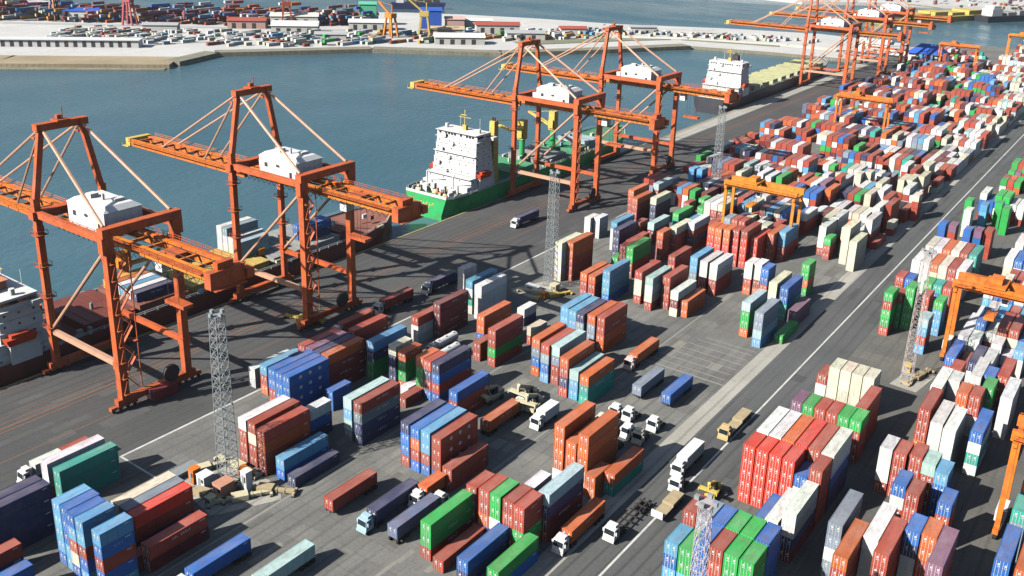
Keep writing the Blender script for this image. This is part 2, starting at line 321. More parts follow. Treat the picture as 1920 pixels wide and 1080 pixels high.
BLOCKS={
    'bluebay': '-143.60,66.98,BLLLL,2 -141.03,67.01,LLBBB,2 -138.45,66.57,BCRLB,2 -135.88,66.66,LBRLL,2 -130.75,66.68,LBRBL,2',
    'tanbay': '-142.32,76.87,RRC,4 -139.74,76.86,BNS,4 -137.07,76.65,NRV,4 -133.32,68.60,R,4 -130.75,75.10,DR,4',
    'teal': '-164.68,75.74,RWW,4 -160.39,75.87,TTT,4',
    'mastblock': '-144.29,107.35,RRRW,4 -141.68,107.65,RRCR,4 -140.27,121.55,NBW,2 -137.81,106.77,RROR,4 -133.43,107.78,BL,4 -129.89,107.57,N,4',
    'bigblue': '-163.50,128.90,ORL,4 -156.67,125.72,ORBB,4 -154.09,125.60,RBBB,4 -151.51,125.48,BBBB,4 -146.14,133.55,BB,2',
    'bigblue2': '-168.60,129.43,WW,4 -160.60,138.40,DDDR,4 -157.90,138.40,DDRP,4 -155.20,138.40,RDDN,4 -152.50,138.40,DDDO,4',
    'striped': '-133.51,127.07,SALA,4 -130.56,127.23,NNSR,4',
    'twist': '-139.41,151.13,RGGO,2 -134.28,151.74,RGGO,2 -131.70,151.49,BRNR,2 -129.14,151.46,BRBN,4',
    'shortblue': '-120.65,147.64,RRB,4',
    'dots': '-117.11,127.48,RBBN,4 -114.12,127.24,BROB,4 -111.54,127.47,BRLL,4 -108.28,127.09,BRRR,4 -104.76,126.27,RR,4',
    'orange': '-89.14,143.11,WOOOO,4 -86.05,142.85,WOOO,4 -83.37,143.01,OOOOO,4 -80.80,142.10,OO,2 -78.22,145.28,TO,4',
    'green': '-94.33,107.69,RGG,4 -90.50,106.60,R,4 -85.05,106.60,NB,4 -79.35,107.77,BG,4',
    'greenback': '-94.84,121.51,RRR,2 -90.00,119.06,BORR,2 -87.42,119.06,RWGG,2 -86.28,128.35,RRW,2 -84.50,119.13,RRRR,2 -81.93,118.80,RGRR,2 -80.74,125.13,RDNA,4',
    'mid': '-118.51,177.64,OBSO,4 -114.81,176.22,LBSR,4 -112.23,176.94,RRSA,4 -107.22,173.11,RNRO,4 -104.56,173.51,LLA,4 -101.23,172.77,TTO,4',
    'midback': '-123.39,198.40,BBLL,4 -120.54,197.81,BBLL,4 -117.96,197.55,RSSN,4 -115.10,198.55,RSSO,4 -112.52,199.15,OORR,4',
    'midsmall': '-138.46,199.55,NW,2 -129.27,191.21,RC,2',
    'maroon': '-154.07,172.34,WWR,4 -151.49,178.42,DDDD,4',
    'palewhite': '-162.27,202.27,WWWW,2 -154.85,196.74,CTWL,4 -150.44,195.25,WWWW,4',
    'midred': '-137.55,179.69,RBOO,4 -134.97,174.84,RR,2 -130.13,174.76,RGRR,4',
    'mastB': '-148.64,234.02,CWCWC,4 -146.06,236.71,RRROO,4 -135.69,228.43,RRO,4 -132.69,228.14,RRO,4 -128.26,228.98,BLLL,4',
    'mastB2': '-138.67,252.57,WG,2 -135.28,251.17,RRRR,4 -132.71,251.20,RRGG,4',
    'centre': '-120.53,234.54,RCCR,4 -115.71,232.18,RCWA,4 -112.09,236.11,RRRR,4 -107.80,233.00,CDW,4 -105.22,234.39,OO,4',
    'centre2': '-121.71,259.02,RRR,4 -112.99,256.43,SSLL,4 -108.95,254.83,RRWW,4 -105.64,254.67,RRWW,4',
    'right1': '-97.66,262.52,ORWW,2 -95.08,263.40,ORWW,2 -92.03,261.31,RRBB,2',
    'greenmid': '-86.31,233.08,OGGA,4 -85.84,251.84,NSCC,4 -82.06,250.65,TTBB,4 -80.95,229.03,LASS,4 -78.07,247.78,PP,4 -77.08,235.32,G,4',
    'reds': '-118.25,280.16,VVVVO,2 -115.69,280.02,OVVOO,2 -113.12,280.72,VVVOO,2 -110.56,282.27,VVVVR,2 -107.98,283.16,VVVVR,4 -105.42,286.06,VVVV,4 -102.85,293.82,RRRO,4 -100.29,297.80,RRLL,4',
    'creams': '-88.55,309.26,RRG,2 -82.50,308.57,CCCCC,4 -78.56,303.72,CCCC,4',
    'E0': '-55.80,133.40,RRRRR,2 -53.16,133.40,BBSSS,2 -50.52,133.40,BBBLB,2 -47.88,133.40,GGGGG,2 -45.24,133.40,GGGGG,2 -42.60,133.40,BBBBB,2',
    'E0b': '-55.80,126.90,GLBL,2 -53.16,126.90,LLGG,2 -50.52,126.90,BBBBB,2 -47.88,126.90,RRRRR,2 -45.24,126.90,GGGGG,2 -42.60,126.90,GGGGG,2',
    'E1c': '-57.20,209.60,WWR,2 -54.56,209.60,CCCC,2 -51.92,209.60,CCCC,2 -49.28,209.60,CCCC,2 -46.64,209.60,CCCC,2 -44.00,194.47,RRRR,4',
    'E1d': '-55.87,259.43,RGGRG,2 -54.67,266.81,GGGR,2 -52.09,267.48,GGGGG,2 -48.59,270.94,GGRR,2 -44.92,253.63,LRLA,2 -44.50,268.62,LLLG,2',
    'E2': '-35.00,180.91,RWWW,2 -32.25,180.80,RRRR,2 -29.50,169.29,RRWB,2 -29.50,181.71,RRRR,2 -26.75,167.60,RRRR,2 -26.75,180.37,RRRA,2 -24.00,178.30,BBBL,2 -21.25,168.31,RRRB,2',
    'E1g': '-56.05,188.20,RRRP,2 -53.49,188.20,GGGG,2 -50.93,188.20,RRRR,2 -48.35,188.20,RRRR,2 -45.79,188.08,RRRG,2 -43.23,188.14,RRRG,2',
    'E2a': '-34.41,145.97,SSWSS,4 -31.00,137.73,RRRRO,4 -28.44,145.82,WWWWW,4 -25.88,142.65,RRRRR,4 -23.30,152.13,WWWNB,2 -20.74,152.58,RRROO,2 -18.18,145.43,RRRRP,4',
    'E2b': '-33.20,215.16,WWWW,4 -32.75,202.70,ORRR,4 -31.65,227.61,RRRR,2 -30.62,220.96,WWWW,2 -29.25,197.94,WWWW,4 -27.80,216.02,ROOO,2 -27.08,226.73,RRWW,4 -26.46,196.53,WWWW,4 -25.22,216.24,WWRR,2 -24.52,228.90,GGNB,2 -23.70,222.57,BWGG,2 -21.94,230.66,RRRR,4 -21.70,199.47,WTWB,4 -19.37,219.67,WWWW,4',
    'E3': '-9.86,174.63,SSST,2 -9.79,157.22,BBBB,4 -6.60,156.62,OOOO,4',
    'F1': '-58.20,281.50,RRRR,2 -55.56,281.50,BBBB,2 -50.28,281.50,GGGG,2 -47.64,281.50,TTBT,2 -45.00,281.50,RRRR,2',
    'F2': '-57.80,299.00,WWWW,4 -55.20,299.00,WWWW,4 -52.60,299.00,CRCO,4 -50.00,299.00,CCCC,4 -47.40,299.00,RRRR,4 -44.80,299.00,WWWW,4',
    'F3': '-57.80,316.20,CWCC,4 -55.20,316.20,WWWW,4 -52.60,316.20,CCRO,4 -50.00,316.20,CCCC,4 -47.40,316.20,RRRR,4 -44.80,316.20,ATTT,4',
    'F4': '-59.93,343.46,NBBB,2 -56.65,343.75,RRRP,2 -51.55,341.92,BBBB,2 -48.45,343.36,BBBP,2 -45.55,345.83,RRRR,2',
    'F5': '-58.60,380.28,GGGG,2 -56.18,366.57,CWWW,2 -52.90,377.90,LLLL,2 -48.86,384.29,GGGG,2 -45.48,378.60,GGGG,2',
    'gcone': '-83.66,273.18,GOGG,2',
    'W1': '-163.38,307.47,RRRO,4 -162.61,274.62,WWW,2 -160.10,321.51,RRRA,4 -160.03,276.70,WWW,2 -157.25,299.16,DRRO,4 -151.92,303.79,NNNC,4 -149.12,269.71,WWWL,4',
    'W2': '-159.38,351.67,BBLL,2 -156.21,352.63,BBBL,2 -148.46,330.28,GGG,2 -146.54,281.70,RRR,2 -144.72,263.57,NNNN,4 -143.53,314.65,RRR,2 -142.38,284.13,DDA,4 -141.12,322.69,TTG,2 -140.70,300.10,RTG,4 -139.26,262.68,RRR,4 -132.14,270.75,RRRO,2 -130.80,277.86,RRRC,4 -128.24,286.21,RNRW,4',
    'W3': '-144.57,374.19,RWAA,4 -142.02,359.71,CCCC,4 -139.94,374.49,CCWW,4 -130.08,361.36,NTTW,4 -130.01,333.85,RRR,4 -121.21,333.44,RWWW,2 -118.89,385.06,GGG,2 -118.49,368.08,RRRR,4 -114.75,363.55,OORO,4 -112.18,363.72,LASW,4 -109.60,366.44,PRBP,4 -104.85,358.51,RPRO,4 -91.55,312.65,RWWW,4 -91.42,325.47,RWWW,4 -85.08,316.44,CCCC,4',
    'W4': '-118.32,406.26,GGG,2 -102.87,391.11,CRCC,2 -100.29,396.02,CCCC,2 -91.10,417.74,RRRW,4 -90.98,363.10,CCCC,4 -88.40,370.92,RCWW,4 -86.50,412.63,RRRR,4 -86.37,393.00,RRCC,4 -84.16,362.60,RRRR,4 -83.92,423.84,CRCC,4 -83.81,395.24,RRCC,4 -83.47,347.68,RRWW,4 -81.43,331.44,RRWW,4 -81.23,403.98,RRCC,4 -80.89,353.78,RRRR,4 -78.33,349.83,RC,2 -76.06,374.20,RRRC,2',
    'third': '-157.34,152.00,RRRR,4 -149.11,150.23,GGNL,4 -143.40,152.06,NNNC,2',
    'loose': '-136.85,149.15,W,2 -134.06,145.16,R,2',
    'navy': '-156.91,58.77,NNNN,4 -154.33,58.91,NNNN,4',
    'navyfront': '-149.23,50.13,NR,4 -142.31,48.51,BB,4',
    'E1': '-55.80,160.20,VVVVV,2 -53.16,160.20,VVVVV,2 -50.52,160.20,VVVVV,2 -47.88,160.20,VVVVV,2 -45.24,160.23,WWWB,2 -42.60,160.22,RRRRR,2',
    'E1b': '-55.80,167.00,WWWWW,4 -53.16,167.00,WWWWW,4 -50.52,167.00,RRRRO,4 -47.88,167.00,RRRRV,4 -45.24,167.00,RRRRR,4 -42.60,167.00,NNBWW,4',
    'E1front': '-48.60,147.40,BB,4 -45.70,147.20,BWW,4 -42.80,147.75,DNWW,4',
}
DESC={'navy':'navy pair beside light blue bay','navyfront':'nearest the navy pair','bluebay':'in the tall light blue bay','tanbay':'short bay below nearest lattice mast','teal':'teal pair on the apron',
'mastblock':'bay touching nearest lattice mast','bigblue':'big royal blue block','bigblue2':'maroon sided block behind big blue','striped':'pair with navy lettered sides','twist':'bay with green lower tiers',
'shortblue':'low blue row near white tanks','dots':'blue bay with white dots','orange':'orange bay by white tractors','green':'bright green row beside road','greenback':'mixed bay behind green row',
'mid':'front bay before open paving','midback':'tall bay behind grey truck','midsmall':'small loose pair near middle','maroon':'maroon wall beside the apron','palewhite':'tall white group by apron',
'midred':'red bay behind white tanks','mastB':'tall bay beside second mast','mastB2':'green topped bay past second mast','centre':'bay facing the open paving','centre2':'white topped bay behind it',
'right1':'white over orange bay','greenmid':'green and blue bay by road','reds':'wall of red under gantry','creams':'cream columns beside road','E0':'green roofed bay by striped mast',
'E0b':'nearest bay under striped mast','E1':'bright red end bay, east side','E1front':'low bay before red end','E1c':'cream block, east side','E1d':'green wall past cream block',
'E1b':'row behind bright red end','E1g':'green capped bay, east side','E2a':'lowest bay of inner row','E2b':'white bay beside gantry leg','E3':'outermost row, east side',
'E2':'middle bay of inner row','F1':'bay behind green wall','F2':'white bay beyond green wall','F3':'cream bay, far east row','F4':'blue bay, far east row','F5':'green bay, far east row','gcone':'lone green column by road',
'W1':'apron side beyond second mast','W2':'mixed group before yellow gantry','W3':'group behind yellow gantry','W4':'long row beside the road','third':'bay beyond big blue block','loose':'loose pair beyond navy lettered pair'}
ORD='first second third fourth fifth sixth seventh eighth ninth tenth eleventh twelfth thirteenth fourteenth fifteenth sixteenth seventeenth eighteenth nineteenth twentieth'.split()
colm=[]
for bn,s in BLOCKS.items():
    for i,t in enumerate(s.split()):
        x,y,c,L=t.split(','); colm.append((bn,i,float(x),float(y),c,int(L)))
# far lanes: filled where the marked bays leave room
frn=random.Random(21)
def hits(x,y,l):
    for c in colm:
        if c[2]-.1<x+CW and x<c[2]+CW+.1 and c[3]-.3<y+l and y<c[3]+clen(c[5])+.3: return True
    return False
RIVER='RRRRRRRDDWWWCSNBLGUOO'; CREAMY='WWWWCCCCRRRRDOSA'; MIXED='RRRRDWWWCBNSLGTOR'
def fill(x0,n,y0,y1,pal,hmin,hmax,pfull,gap=12.75,short=.2):
    y=y0
    while y<y1:
        sh=frn.random()<short; L=2 if sh else 4
        if frn.random()<pfull:
            hb=frn.randint(hmin,hmax)
            for k in range(n):
                if frn.random()<.05: continue
                x=x0+k*2.66
                yy=y
                if hits(x,yy,clen(L)): continue
                h=max(1,min(hmax,hb+frn.choice((-1,0,0,0,0,0))))
                run=frn.choice(pal)
                cs=''.join(run if frn.random()<.35 else frn.choice(pal) for _ in range(h))
                colm.append(('',0,x,yy,cs,L))
        y+=(6.5 if sh else gap)+(5.5 if frn.random()<.12 else 0)
fill(-175,5,336,600,RIVER,1,3,.6); fill(-157,7,318,800,RIVER,2,4,.85); fill(-137,5,300,800,RIVER,2,4,.88)
fill(-121,6,300,640,MIXED,2,4,.88); fill(-104,4,330,700,MIXED,2,4,.85); fill(-92,6,318,900,CREAMY,2,4,.96)
fill(-121,6,640,720,'GGGBBBRW',2,4,.75); fill(-178,6,610,880,RIVER,1,3,.6); fill(-157,7,805,890,MIXED,1,3,.6)
fill(-35,6,255,345,'WWWWCRRWBL',3,4,.95,13); fill(-56,6,395,402,'GWRB',2,4,1); fill(-56,6,430,470,'GGGOWRP',2,4,.9); fill(-35,6,240,345,'RRWWWBNL',3,4,.95,13)
fill(-9.8,5,186,250,'RWBSO',3,4,.9,13)
fill(-121,10,722,900,CREAMY,2,4,.85)

CAMP=Vector((0,0,113)); CF=Vector((-.5625,.7671,-.3095))
def score():
    """area in the picture of every container's visible faces"""
    import collections
    grid=collections.defaultdict(list)
    for i,c in enumerate(colm): grid[int(c[3]//14)].append(i)
    out=[]
    for i,(bn,k,x,y,cs,L) in enumerate(colm):
        if not bn: continue
        l=clen(L); near=[j for g in range(int(y//14)-1,int(y//14)+3) for j in grid[g] if j!=i]
        front=0; side=0
        for j in near:
            o=colm[j]; ol=clen(o[5])
            if abs(o[2]-x)<1.5 and 0<y-(o[3]+ol)<1.6: front=max(front,len(o[4]))
            if 0<o[2]-x<3.4 and o[3]<y+l-2 and o[3]+ol>y+2: side=max(side,len(o[4]))
        for t in range(len(cs)):
            P=Vector((x+1.2,y+l/2,t*CH+1.3)); d=P-CAMP; z=d.dot(CF)
            if z<20: continue
            dx=d.normalized(); a=0
            if t==len(cs)-1: a+=CW*l*abs(dx.z)
            if t>=front: a+=CW*CH*abs(dx.y)
            if t>=side: a+=l*CH*max(0,dx.x*-1)
            # inside the frame?
            u=d.dot(Vector((.8065,.5905,.0)));  w=d.dot(Vector((-.19,.2505,.95)))
            px=933+1760*u/z; py=393-1760*w/z
            if px<-25 or px>1945 or py>1105 or py<0: continue
            out.append((a/(z*z),i,t))
    out.sort(reverse=True); return out
KEEP=286
top=score()[:KEEP]; chosen={(i,t) for _,i,t in top}
def article_tier(t,n):
    if n==1: return 'alone as'
    if t==n-1: return 'on top of'
    if t==0: return 'at foot of'
    return {1:'second tier of',2:'third tier of',3:'fourth tier of'}[t]
ncol={b:len(s.split()) for b,s in BLOCKS.items()}
mass=[]
for i,(bn,k,x,y,cs,L) in enumerate(colm):
    for t,ch in enumerate(cs):
        if (i,t) in chosen and bn:
            wh=f'{ORD[k]} stack from water, ' if ncol[bn]>1 else 'the stack, '
            lab=f'{PAL[ch][1]} container {article_tier(t,len(cs))} {wh}{DESC[bn]}'
            v={'dots':2 if k==3 else 0,'striped':1,'bigblue':2 if (k==3 and t>0) else 0,'orange':0}.get(bn)
            put_container(x,y,t*CH,ch,L,lab,'containers stacked in the terminal yard',v)
        else: mass.append((x,y,t*CH,ch,L,t==len(cs)-1))
def mass_mesh(name, items, label):
    mb=MB(); tints=[]; rn=random.Random(3); det={}
    for L in (2,4):                                        # near boxes keep rails, posts and doors
        d=container_body(L,3,0); l=clen(L); w=(CW-.32)/2
        for k in (0,1):
            x=.16+k*w; d.box(x,x+w,.03,.085,.17,CH-.13)
            for q in (.22,.78): d.box(x+q-.03,x+q+.03,.0,.03,.1,CH-.08,2)
            d.box(x+.45,x+.72,.0,.029,1.62,1.95,2); d.box(x+.40,x+.85,.0,.029,1.28,1.36,2)
        det[L]=d
    for x,y,z,ch,L,_ in items:
        l=clen(L); n0=len(mb.f)
        if -190<x and 40<y<330 and z>=0:
            d=det[L]; n=len(mb.v); mb.v+=[(a+x,b+y,e+z) for a,b,e in d.v]; mb.f+=[tuple(i+n for i in f) for f in d.f]; mb.m+=d.m
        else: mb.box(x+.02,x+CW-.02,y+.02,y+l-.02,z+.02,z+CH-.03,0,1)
        tints+=[tone(PAL[ch][0],rn)]*(len(mb.f)-n0)
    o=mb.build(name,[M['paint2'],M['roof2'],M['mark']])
    at=o.data.attributes.new('tint','FLOAT_COLOR','FACE')
    at.data.foreach_set('color',[v for q in tints for v in (*q,1)])
    return tag(o,label,'containers',None,'stuff')
mass_mesh('stacked_containers',mass,'mass of mixed colour containers stacked in rows across the yard')

# ------------------------------------------------------------------ ship-to-shore cranes (x: 0 at the landside rail, water is -x)
def make_crane(label):
    t=thing('quay_crane',(0,0,0),label,'crane','ship to shore cranes on the quay')
    A,B=M['red'],M['orange']
    for x,y,w in ((0,-8.5,1.9),(0,8.5,1.7),(-29,-8.5,1.5),(-29,8.5,1.4)):
        mb=MB(); top=43 if x==0 else 45
        mb.beam((x,y,2.6),(x,y,top),w,w*1.05,0,(0,1,0))
        mb.box(x-w*.62,x+w*.62,y-w*.62,y+w*.62,10.2,12.0); mb.box(x-w*.6,x+w*.6,y-w*.6,y+w*.6,37,38.2)
        if x==0 and y<0:
            for z in range(4,40,4): mb.box(x+w*.5,x+w*.5+.9,y-.6,y+.6,z,z+.18)      # stair landings
            for z in range(4,38,4): mb.beam((x+w*.5+.25,y-.5,z+.1),(x+w*.5+.65,y+.5,z+4.1),.25,.15)
        mb.build('leg',A,t)
    for x in (0,-29):
        mb=MB(); mb.box(x-.8,x+.8,-10.5,10.5,1.5,2.9); sb=mb.build('sill_beam',A,t)
        for y in (-8.8,8.8):
            mb=MB()
            for k in (-2.7,-.9,.9,2.7):
                mb.box(x-.55,x+.55,y+k-.7,y+k+.7,.75,1.49); mb.tube((x-.3,y+k,.45),(x+.3,y+k,.45),.42,10,1)
            mb.build('bogie',[A,M['dark']],sb)
    for y in (-8.5,8.5):
        mb=MB(); mb.beam((-28.2,y,11.1),(-.9,y,11.1),1.0,1.3); mb.build('tie_beam',M['stay'] if y<0 else A,t)
        mb=MB(); mb.beam((-28.3,y,41.2),(-.9,y,41.2),1.2,1.6); mb.build('portal_beam',A,t)
        mb=MB(); mb.tube((-28.4,y*.99,12),(-1.2,y*.99,38.6),.42,8); mb.build('diagonal_brace',M['stay'],t)
    for x,z in ((0,43.2),(-29,41.0)):
        mb=MB(); mb.box(x-1.1,x+1.1,-10,10,z-1.0,z+1.0); 
        if x==0:
            for y in (-9.8,9.8): mb.box(-.9,.9,y-.4,y+.4,38.5,42.15)
        mb.build('cross_beam',A,t)
    mb=MB()                                                # stair tower and cable reel at the landside leg
    for k in range(9):
        z=3.2+k*3.9; y0,y1=(-6.6,-3.6) if k%2 else (-3.6,-6.6)
        mb.beam((-1.6,y0,z),(-1.6,y1,z+3.9),.75,.22); mb.box(-2.05,-1.15,min(y0,y1)-(.9 if k%2 else -3.0),min(y0,y1)+(0 if k%2 else 3.9),z+3.82,z+3.95)
        mb.beam((-2.0,y0,z+1.0),(-2.0,y1,z+4.9),.08)
    for y in (-7.4,-2.7): mb.beam((-1.6,y,2.9),(-1.6,y,39),.22)
    mb.build('stairway',A,t)
    mb=MB(); mb.tube((1.2,3.2,5.0),(1.9,3.2,5.0),2.1,20); mb.tube((1.0,3.2,5.0),(2.1,3.2,5.0),.5,10); mb.box(1.05,1.2,2.9,3.5,2.905,7); mb.build('cable_reel',M['dark'],t)
    for y in (-8.5,8.5):
        for z in (12.05,20,28,36):
            mb=MB(); mb.box(-30.4,-27.6,y-1.5,y+1.5,z,z+.12)
            for s in (-1,1):
                mb.beam((-30.4,y+s*1.45,z+1.1),(-27.6,y+s*1.45,z+1.1),.08); mb.beam((-29+s*1.35,y-1.5,z+1.1),(-29+s*1.35,y+1.5,z+1.1),.08)
                for q in (-1,1): mb.box(-29+q*1.35-.05,-29+q*1.35+.05,y+s*1.45-.05,y+s*1.45+.05,z+.12,z+1.14)
            mb.build('platform',A,t)
        mb=MB()
        for s in (-.32,.32): mb.box(-30.0,-29.88,y+s-.05,y+s+.05,12.3,42)
        for z in range(13,42,1): mb.box(-29.98,-29.9,y-.31,y+.31,z,z+.08)
        mb.build('ladder',A,t)
    # A-frame
    for s in (-1,1):
        mb=MB(); mb.beam((-29,s*8.2,44.8),(-29,s*5.0,61.6),1.25,1.35); mb.build('mast_leg',A,t)
    mb=MB(); mb.box(-30,-28,-6.4,6.4,60.6,62.3); mb.box(-30.6,-27.4,-1.6,1.6,62.3,62.7); mb.tube((-29,.6,62.7),(-29,.6,65.4),.12,6); mb.box(-29.6,-28.6,-.9,.2,62.7,63.7)
    for y in (-4.9,4.9): mb.tube((-30.2,y,61.2),(-27.8,y,61.2),.9,12)
    for y in (-5.4,5.4): mb.box(-31.2,-29.9,y-.9,y+.9,58.6,59.0)
    mb.build('mast_head',A,t)
    # girder and boom: twin boxes
    def twin(x0,x1,z,name,mat,mat2):
        mb=MB()
        for s in (-1,1):
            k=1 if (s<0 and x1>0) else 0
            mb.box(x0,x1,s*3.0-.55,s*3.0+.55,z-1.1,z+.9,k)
            for x in range(int(x0)+3,int(x1)-1,5): mb.box(x-.14,x+.14,s*3.0-.66,s*3.0+.66,z-1.14,z+.95,k)
        for x in range(int(x0)+2,int(x1)-1,6):
            mb.box(x-.25,x+.25,-2.44,2.44,z+.1,z+.75)
        o=mb.build(name,[mat,M['yorange']],t)
        mb=MB()                                            # walkways with handrails along both sides
        for s in (-1,1):
            y=s*4.3
            mb.box(x0+.5,x1-.5,y-.62,y+.62,z+.55,z+.65)
            for zz in (1.2,1.75): mb.beam((x0+.5,y+s*.6,z+zz),(x1-.5,y+s*.6,z+zz),.09)
            for x in range(int(x0)+1,int(x1),3): mb.box(x-.05,x+.05,y+s*.55,y+s*.65,z+.65,z+1.8)
        mb.build('walkway',mat2,o)
        return o
    twin(-86,-30.2,37.6,'boom',B,M['orange'])
    twin(-27.8,28,38.6,'girder',B,M['red'])
    mb=MB(); mb.box(-88.3,-86.1,-3.9,3.9,36.6,38.9); mb.box(-89.2,-86.1,-4.8,4.8,36.3,36.5)
    for y in (-4.7,0,4.7): mb.box(-89.2,-89.1,y-.05,y+.05,36.5,37.6)
    mb.beam((-89.15,-4.7,37.6),(-89.15,4.7,37.6),.1); mb.build('boom_tip',M['yellow'],t)
    mb=MB(); mb.box(28.1,30.2,-4.4,4.4,36.2,39.9); mb.box(24.5,30.8,4.5,6.4,36.5,38.6); mb.box(28.1,29.6,-2,2,39.9,41.4); mb.box(30.2,31.4,-4,4,36.0,36.2); mb.build('rear_platform',A,t)
    for s in (-1,1):
        for x,y in ((-70,3.0),(-49,3.0)):
            mb=MB(); mb.tube((-29.6,s*4.9,60.9),(x,s*y,38.6),.30,6); mb.build('forestay',M['stay'],t)
        mb=MB(); mb.tube((-28.4,s*4.9,60.9),(-1,s*8.4,44.2),.42,6); mb.build('backstay',M['stay'],t)
    mb=MB()                                                # hoist ropes and festoon loops under the girder
    for s in (-1.4,1.4): mb.tube((-84,s,38.75),(-30,s,38.75),.07,5); mb.tube((-28,s,39.75),(27,s,39.75),.07,5)
    for k in range(26):
        x=-27+k*2.1; mb.beam((x,-5.1,38.4),(x+1.05,-5.1,37.2),.1); mb.beam((x+1.05,-5.1,37.2),(x+2.1,-5.1,38.4),.1)
    mb.build('cables',M['dark'],t)
    # machinery house
    mb=MB(); mb.box(-21.5,-6.5,-4.8,4.8,40.0,45.0,0)
    mb.hexa([(-21.7,-5,45.0),(-6.3,-5,45.0),(-6.3,5,45.0),(-21.7,5,45.0)],[(-20.4,-3.4,46.1),(-7.6,-3.4,46.1),(-7.6,3.4,46.1),(-20.4,3.4,46.1)],0)
    mb.box(-18,-16,-2,0,46.1,47.1,0); mb.box(-11,-9.4,0,2.5,46.1,46.8,0); mb.tube((-13.2,-.6,46.1),(-13.2,-.6,47.6),.35,8)
    for x in range(-20,-7,2): mb.box(x-.05,x+.05,-4.85,-4.8,40.2,44.9)
    for y in range(-4,5,2): mb.box(-6.5,-6.45,y-.05,y+.05,40.2,44.9)
    for y in (-4.3,4.3): mb.box(-21.5,-6.5,y-.3,y+.3,39.55,40.0,1)
    hs=mb.build('machinery_house',[M['white'],A],t)
    for b,nm in (((-19.4,-18.2,-4.86,-4.8,42.2,43.4),'window'),((-9.3,-8.3,-4.86,-4.8,40.1,42.2),'door'),((-14.6,-13.2,-4.86,-4.8,42.8,43.5),'window')):
        mb=MB(); mb.box(*b); mb.build(nm,M['dark'],hs)
    mb=MB(); mb.box(-25.3,-23.4,-2.0,1.0,40,42.6); mb.box(-25.34,-25.3,-1.7,.7,41.2,42.2,1); mb.build('electrical_cabin',[M['white'],M['glass']],t)
    mb=MB(); mb.box(9,15,-2.3,2.3,37.0,38.2,0); mb.box(9.5,14.5,-1.6,1.6,38.2,39.4,0); mb.box(6.4,8.8,-1.4,1.2,33.9,36.8,1); mb.box(6.36,6.4,-1.2,1,34.3,36,2)
    for x in (10.2,13.8):
        for y in (-1.2,1.2): mb.tube((x,y,27.5),(x,y,37.0),.06,5,3)
    mb.box(8.6,15.4,-1.3,1.3,26.6,27.4,0); mb.build('trolley',[A,M['white'],M['glass'],M['dark']],t)
    return t
c1=make_crane('orange red quay crane nearest the red lifeboat ship, white machinery house above')
c1.location=(-182,113,0)
for y,lab in ((169.5,'orange red quay crane reaching over the blue containers aboard ship, second along the quay'),
              (306.5,'orange quay crane with its boom over the green hulled ship'),
              (373,'orange quay crane just beyond the green ship crane, boom end above black hull'),
              (641,'distant orange quay crane over the middle of the black ship'),
              (722,'far orange quay crane near the black ship bow'),
              (780,'farthest orange quay crane, standing at the very end of the quay')):
    c=copy_tree(c1); c.location=(-182,y,0); c['label']=lab

# ------------------------------------------------------------------ yard gantries
def make_gantry(label, span, mat, h=21.5):
    t=thing('yard_gantry',(0,0,0),label,'gantry crane','rubber tyred gantries in the yard')
    for x in (0,span):
        mb=MB(); mb.box(x-.5,x+.5,-5.6,5.6,1.5,2.5); sb=mb.build('sill_beam',mat,t)
        for y in (-4.6,-3.2,3.2,4.6):
            mb=MB(); mb.tube((x-.35,y,.72),(x+.35,y,.72),.72,12); mb.build('wheel',M['tyre'],sb)
        for y in (-3.9,3.9):
            mb=MB(); mb.beam((x,y,2.45),(x,y*.9,h-1.6),.95,.75,0,(0,1,0)); mb.build('leg',mat,t)
        mb=MB(); mb.box(x-.45,x+.45,-4.6,4.6,h-1.6,h-.75); mb.build('end_beam',mat,t)
    for y in (-3.3,3.3):
        mb=MB(); mb.box(-.9,span+.9,y-.55,y+.55,h-.74,h+1.3)
        for x in range(1,int(span),3): mb.box(x-.1,x+.1,y-.64,y+.64,h-.78,h+1.34)
        s=1 if y>0 else -1
        mb.box(-.8,span+.8,y+s*1.05-.5,y+s*1.05+.5,h+.1,h+.18); mb.beam((-.8,y+s*1.5,h+1.15),(span+.8,y+s*1.5,h+1.15),.08)
        for x in range(0,int(span)+1,2): mb.box(x-.04,x+.04,y+s*1.46,y+s*1.54,h+.18,h+1.1)
        mb.build('girder',mat,t)
    xm=span*.35
    mb=MB(); mb.box(xm-2.6,xm+2.6,-4.2,4.2,h+1.36,h+1.9); mb.box(xm-1.4,xm+1.4,-2.2,2.2,h+1.9,h+3.3); 
    for y in (-1.2,1.2):
        for dx in (-1,1): mb.tube((xm+dx,y,14.4),(xm+dx,y,h+1.36),.06,5,2)
    mb.box(xm-1.2,xm+1.2,-3,3,13.7,14.4)
    mb.box(xm+2.0,xm+3.6,-2.4,-.9,h-3.2,h-1.0,1); mb.box(xm+2.1,xm+3.5,-2.44,-2.4,h-2.6,h-1.5,3)
    mb.box(xm+2.4,xm+3.2,-2,-1.3,h-1.0,h+1.36)
    mb.build('trolley',[mat,M['white'],M['dark'],M['glass']],t)
    mb=MB(); mb.box(-.9,.9,-2.4,2.4,2.505,5.0); mb.build('power_house',[M['white']],t)
    return t
g=make_gantry('orange yard gantry straddling white stacks in the east yard, complete arch in view',25,M['orange']); g.location=(-37.6,258,0)
g2=copy_tree(g); g2.location=(-12,184,0); g2['label']='orange yard gantry at the picture edge, only one pair of legs in view'
gy=make_gantry('yellow orange gantry spanning the red container wall in mid yard',24.5,M['yorange'],21); gy.location=(-123.5,309,0)
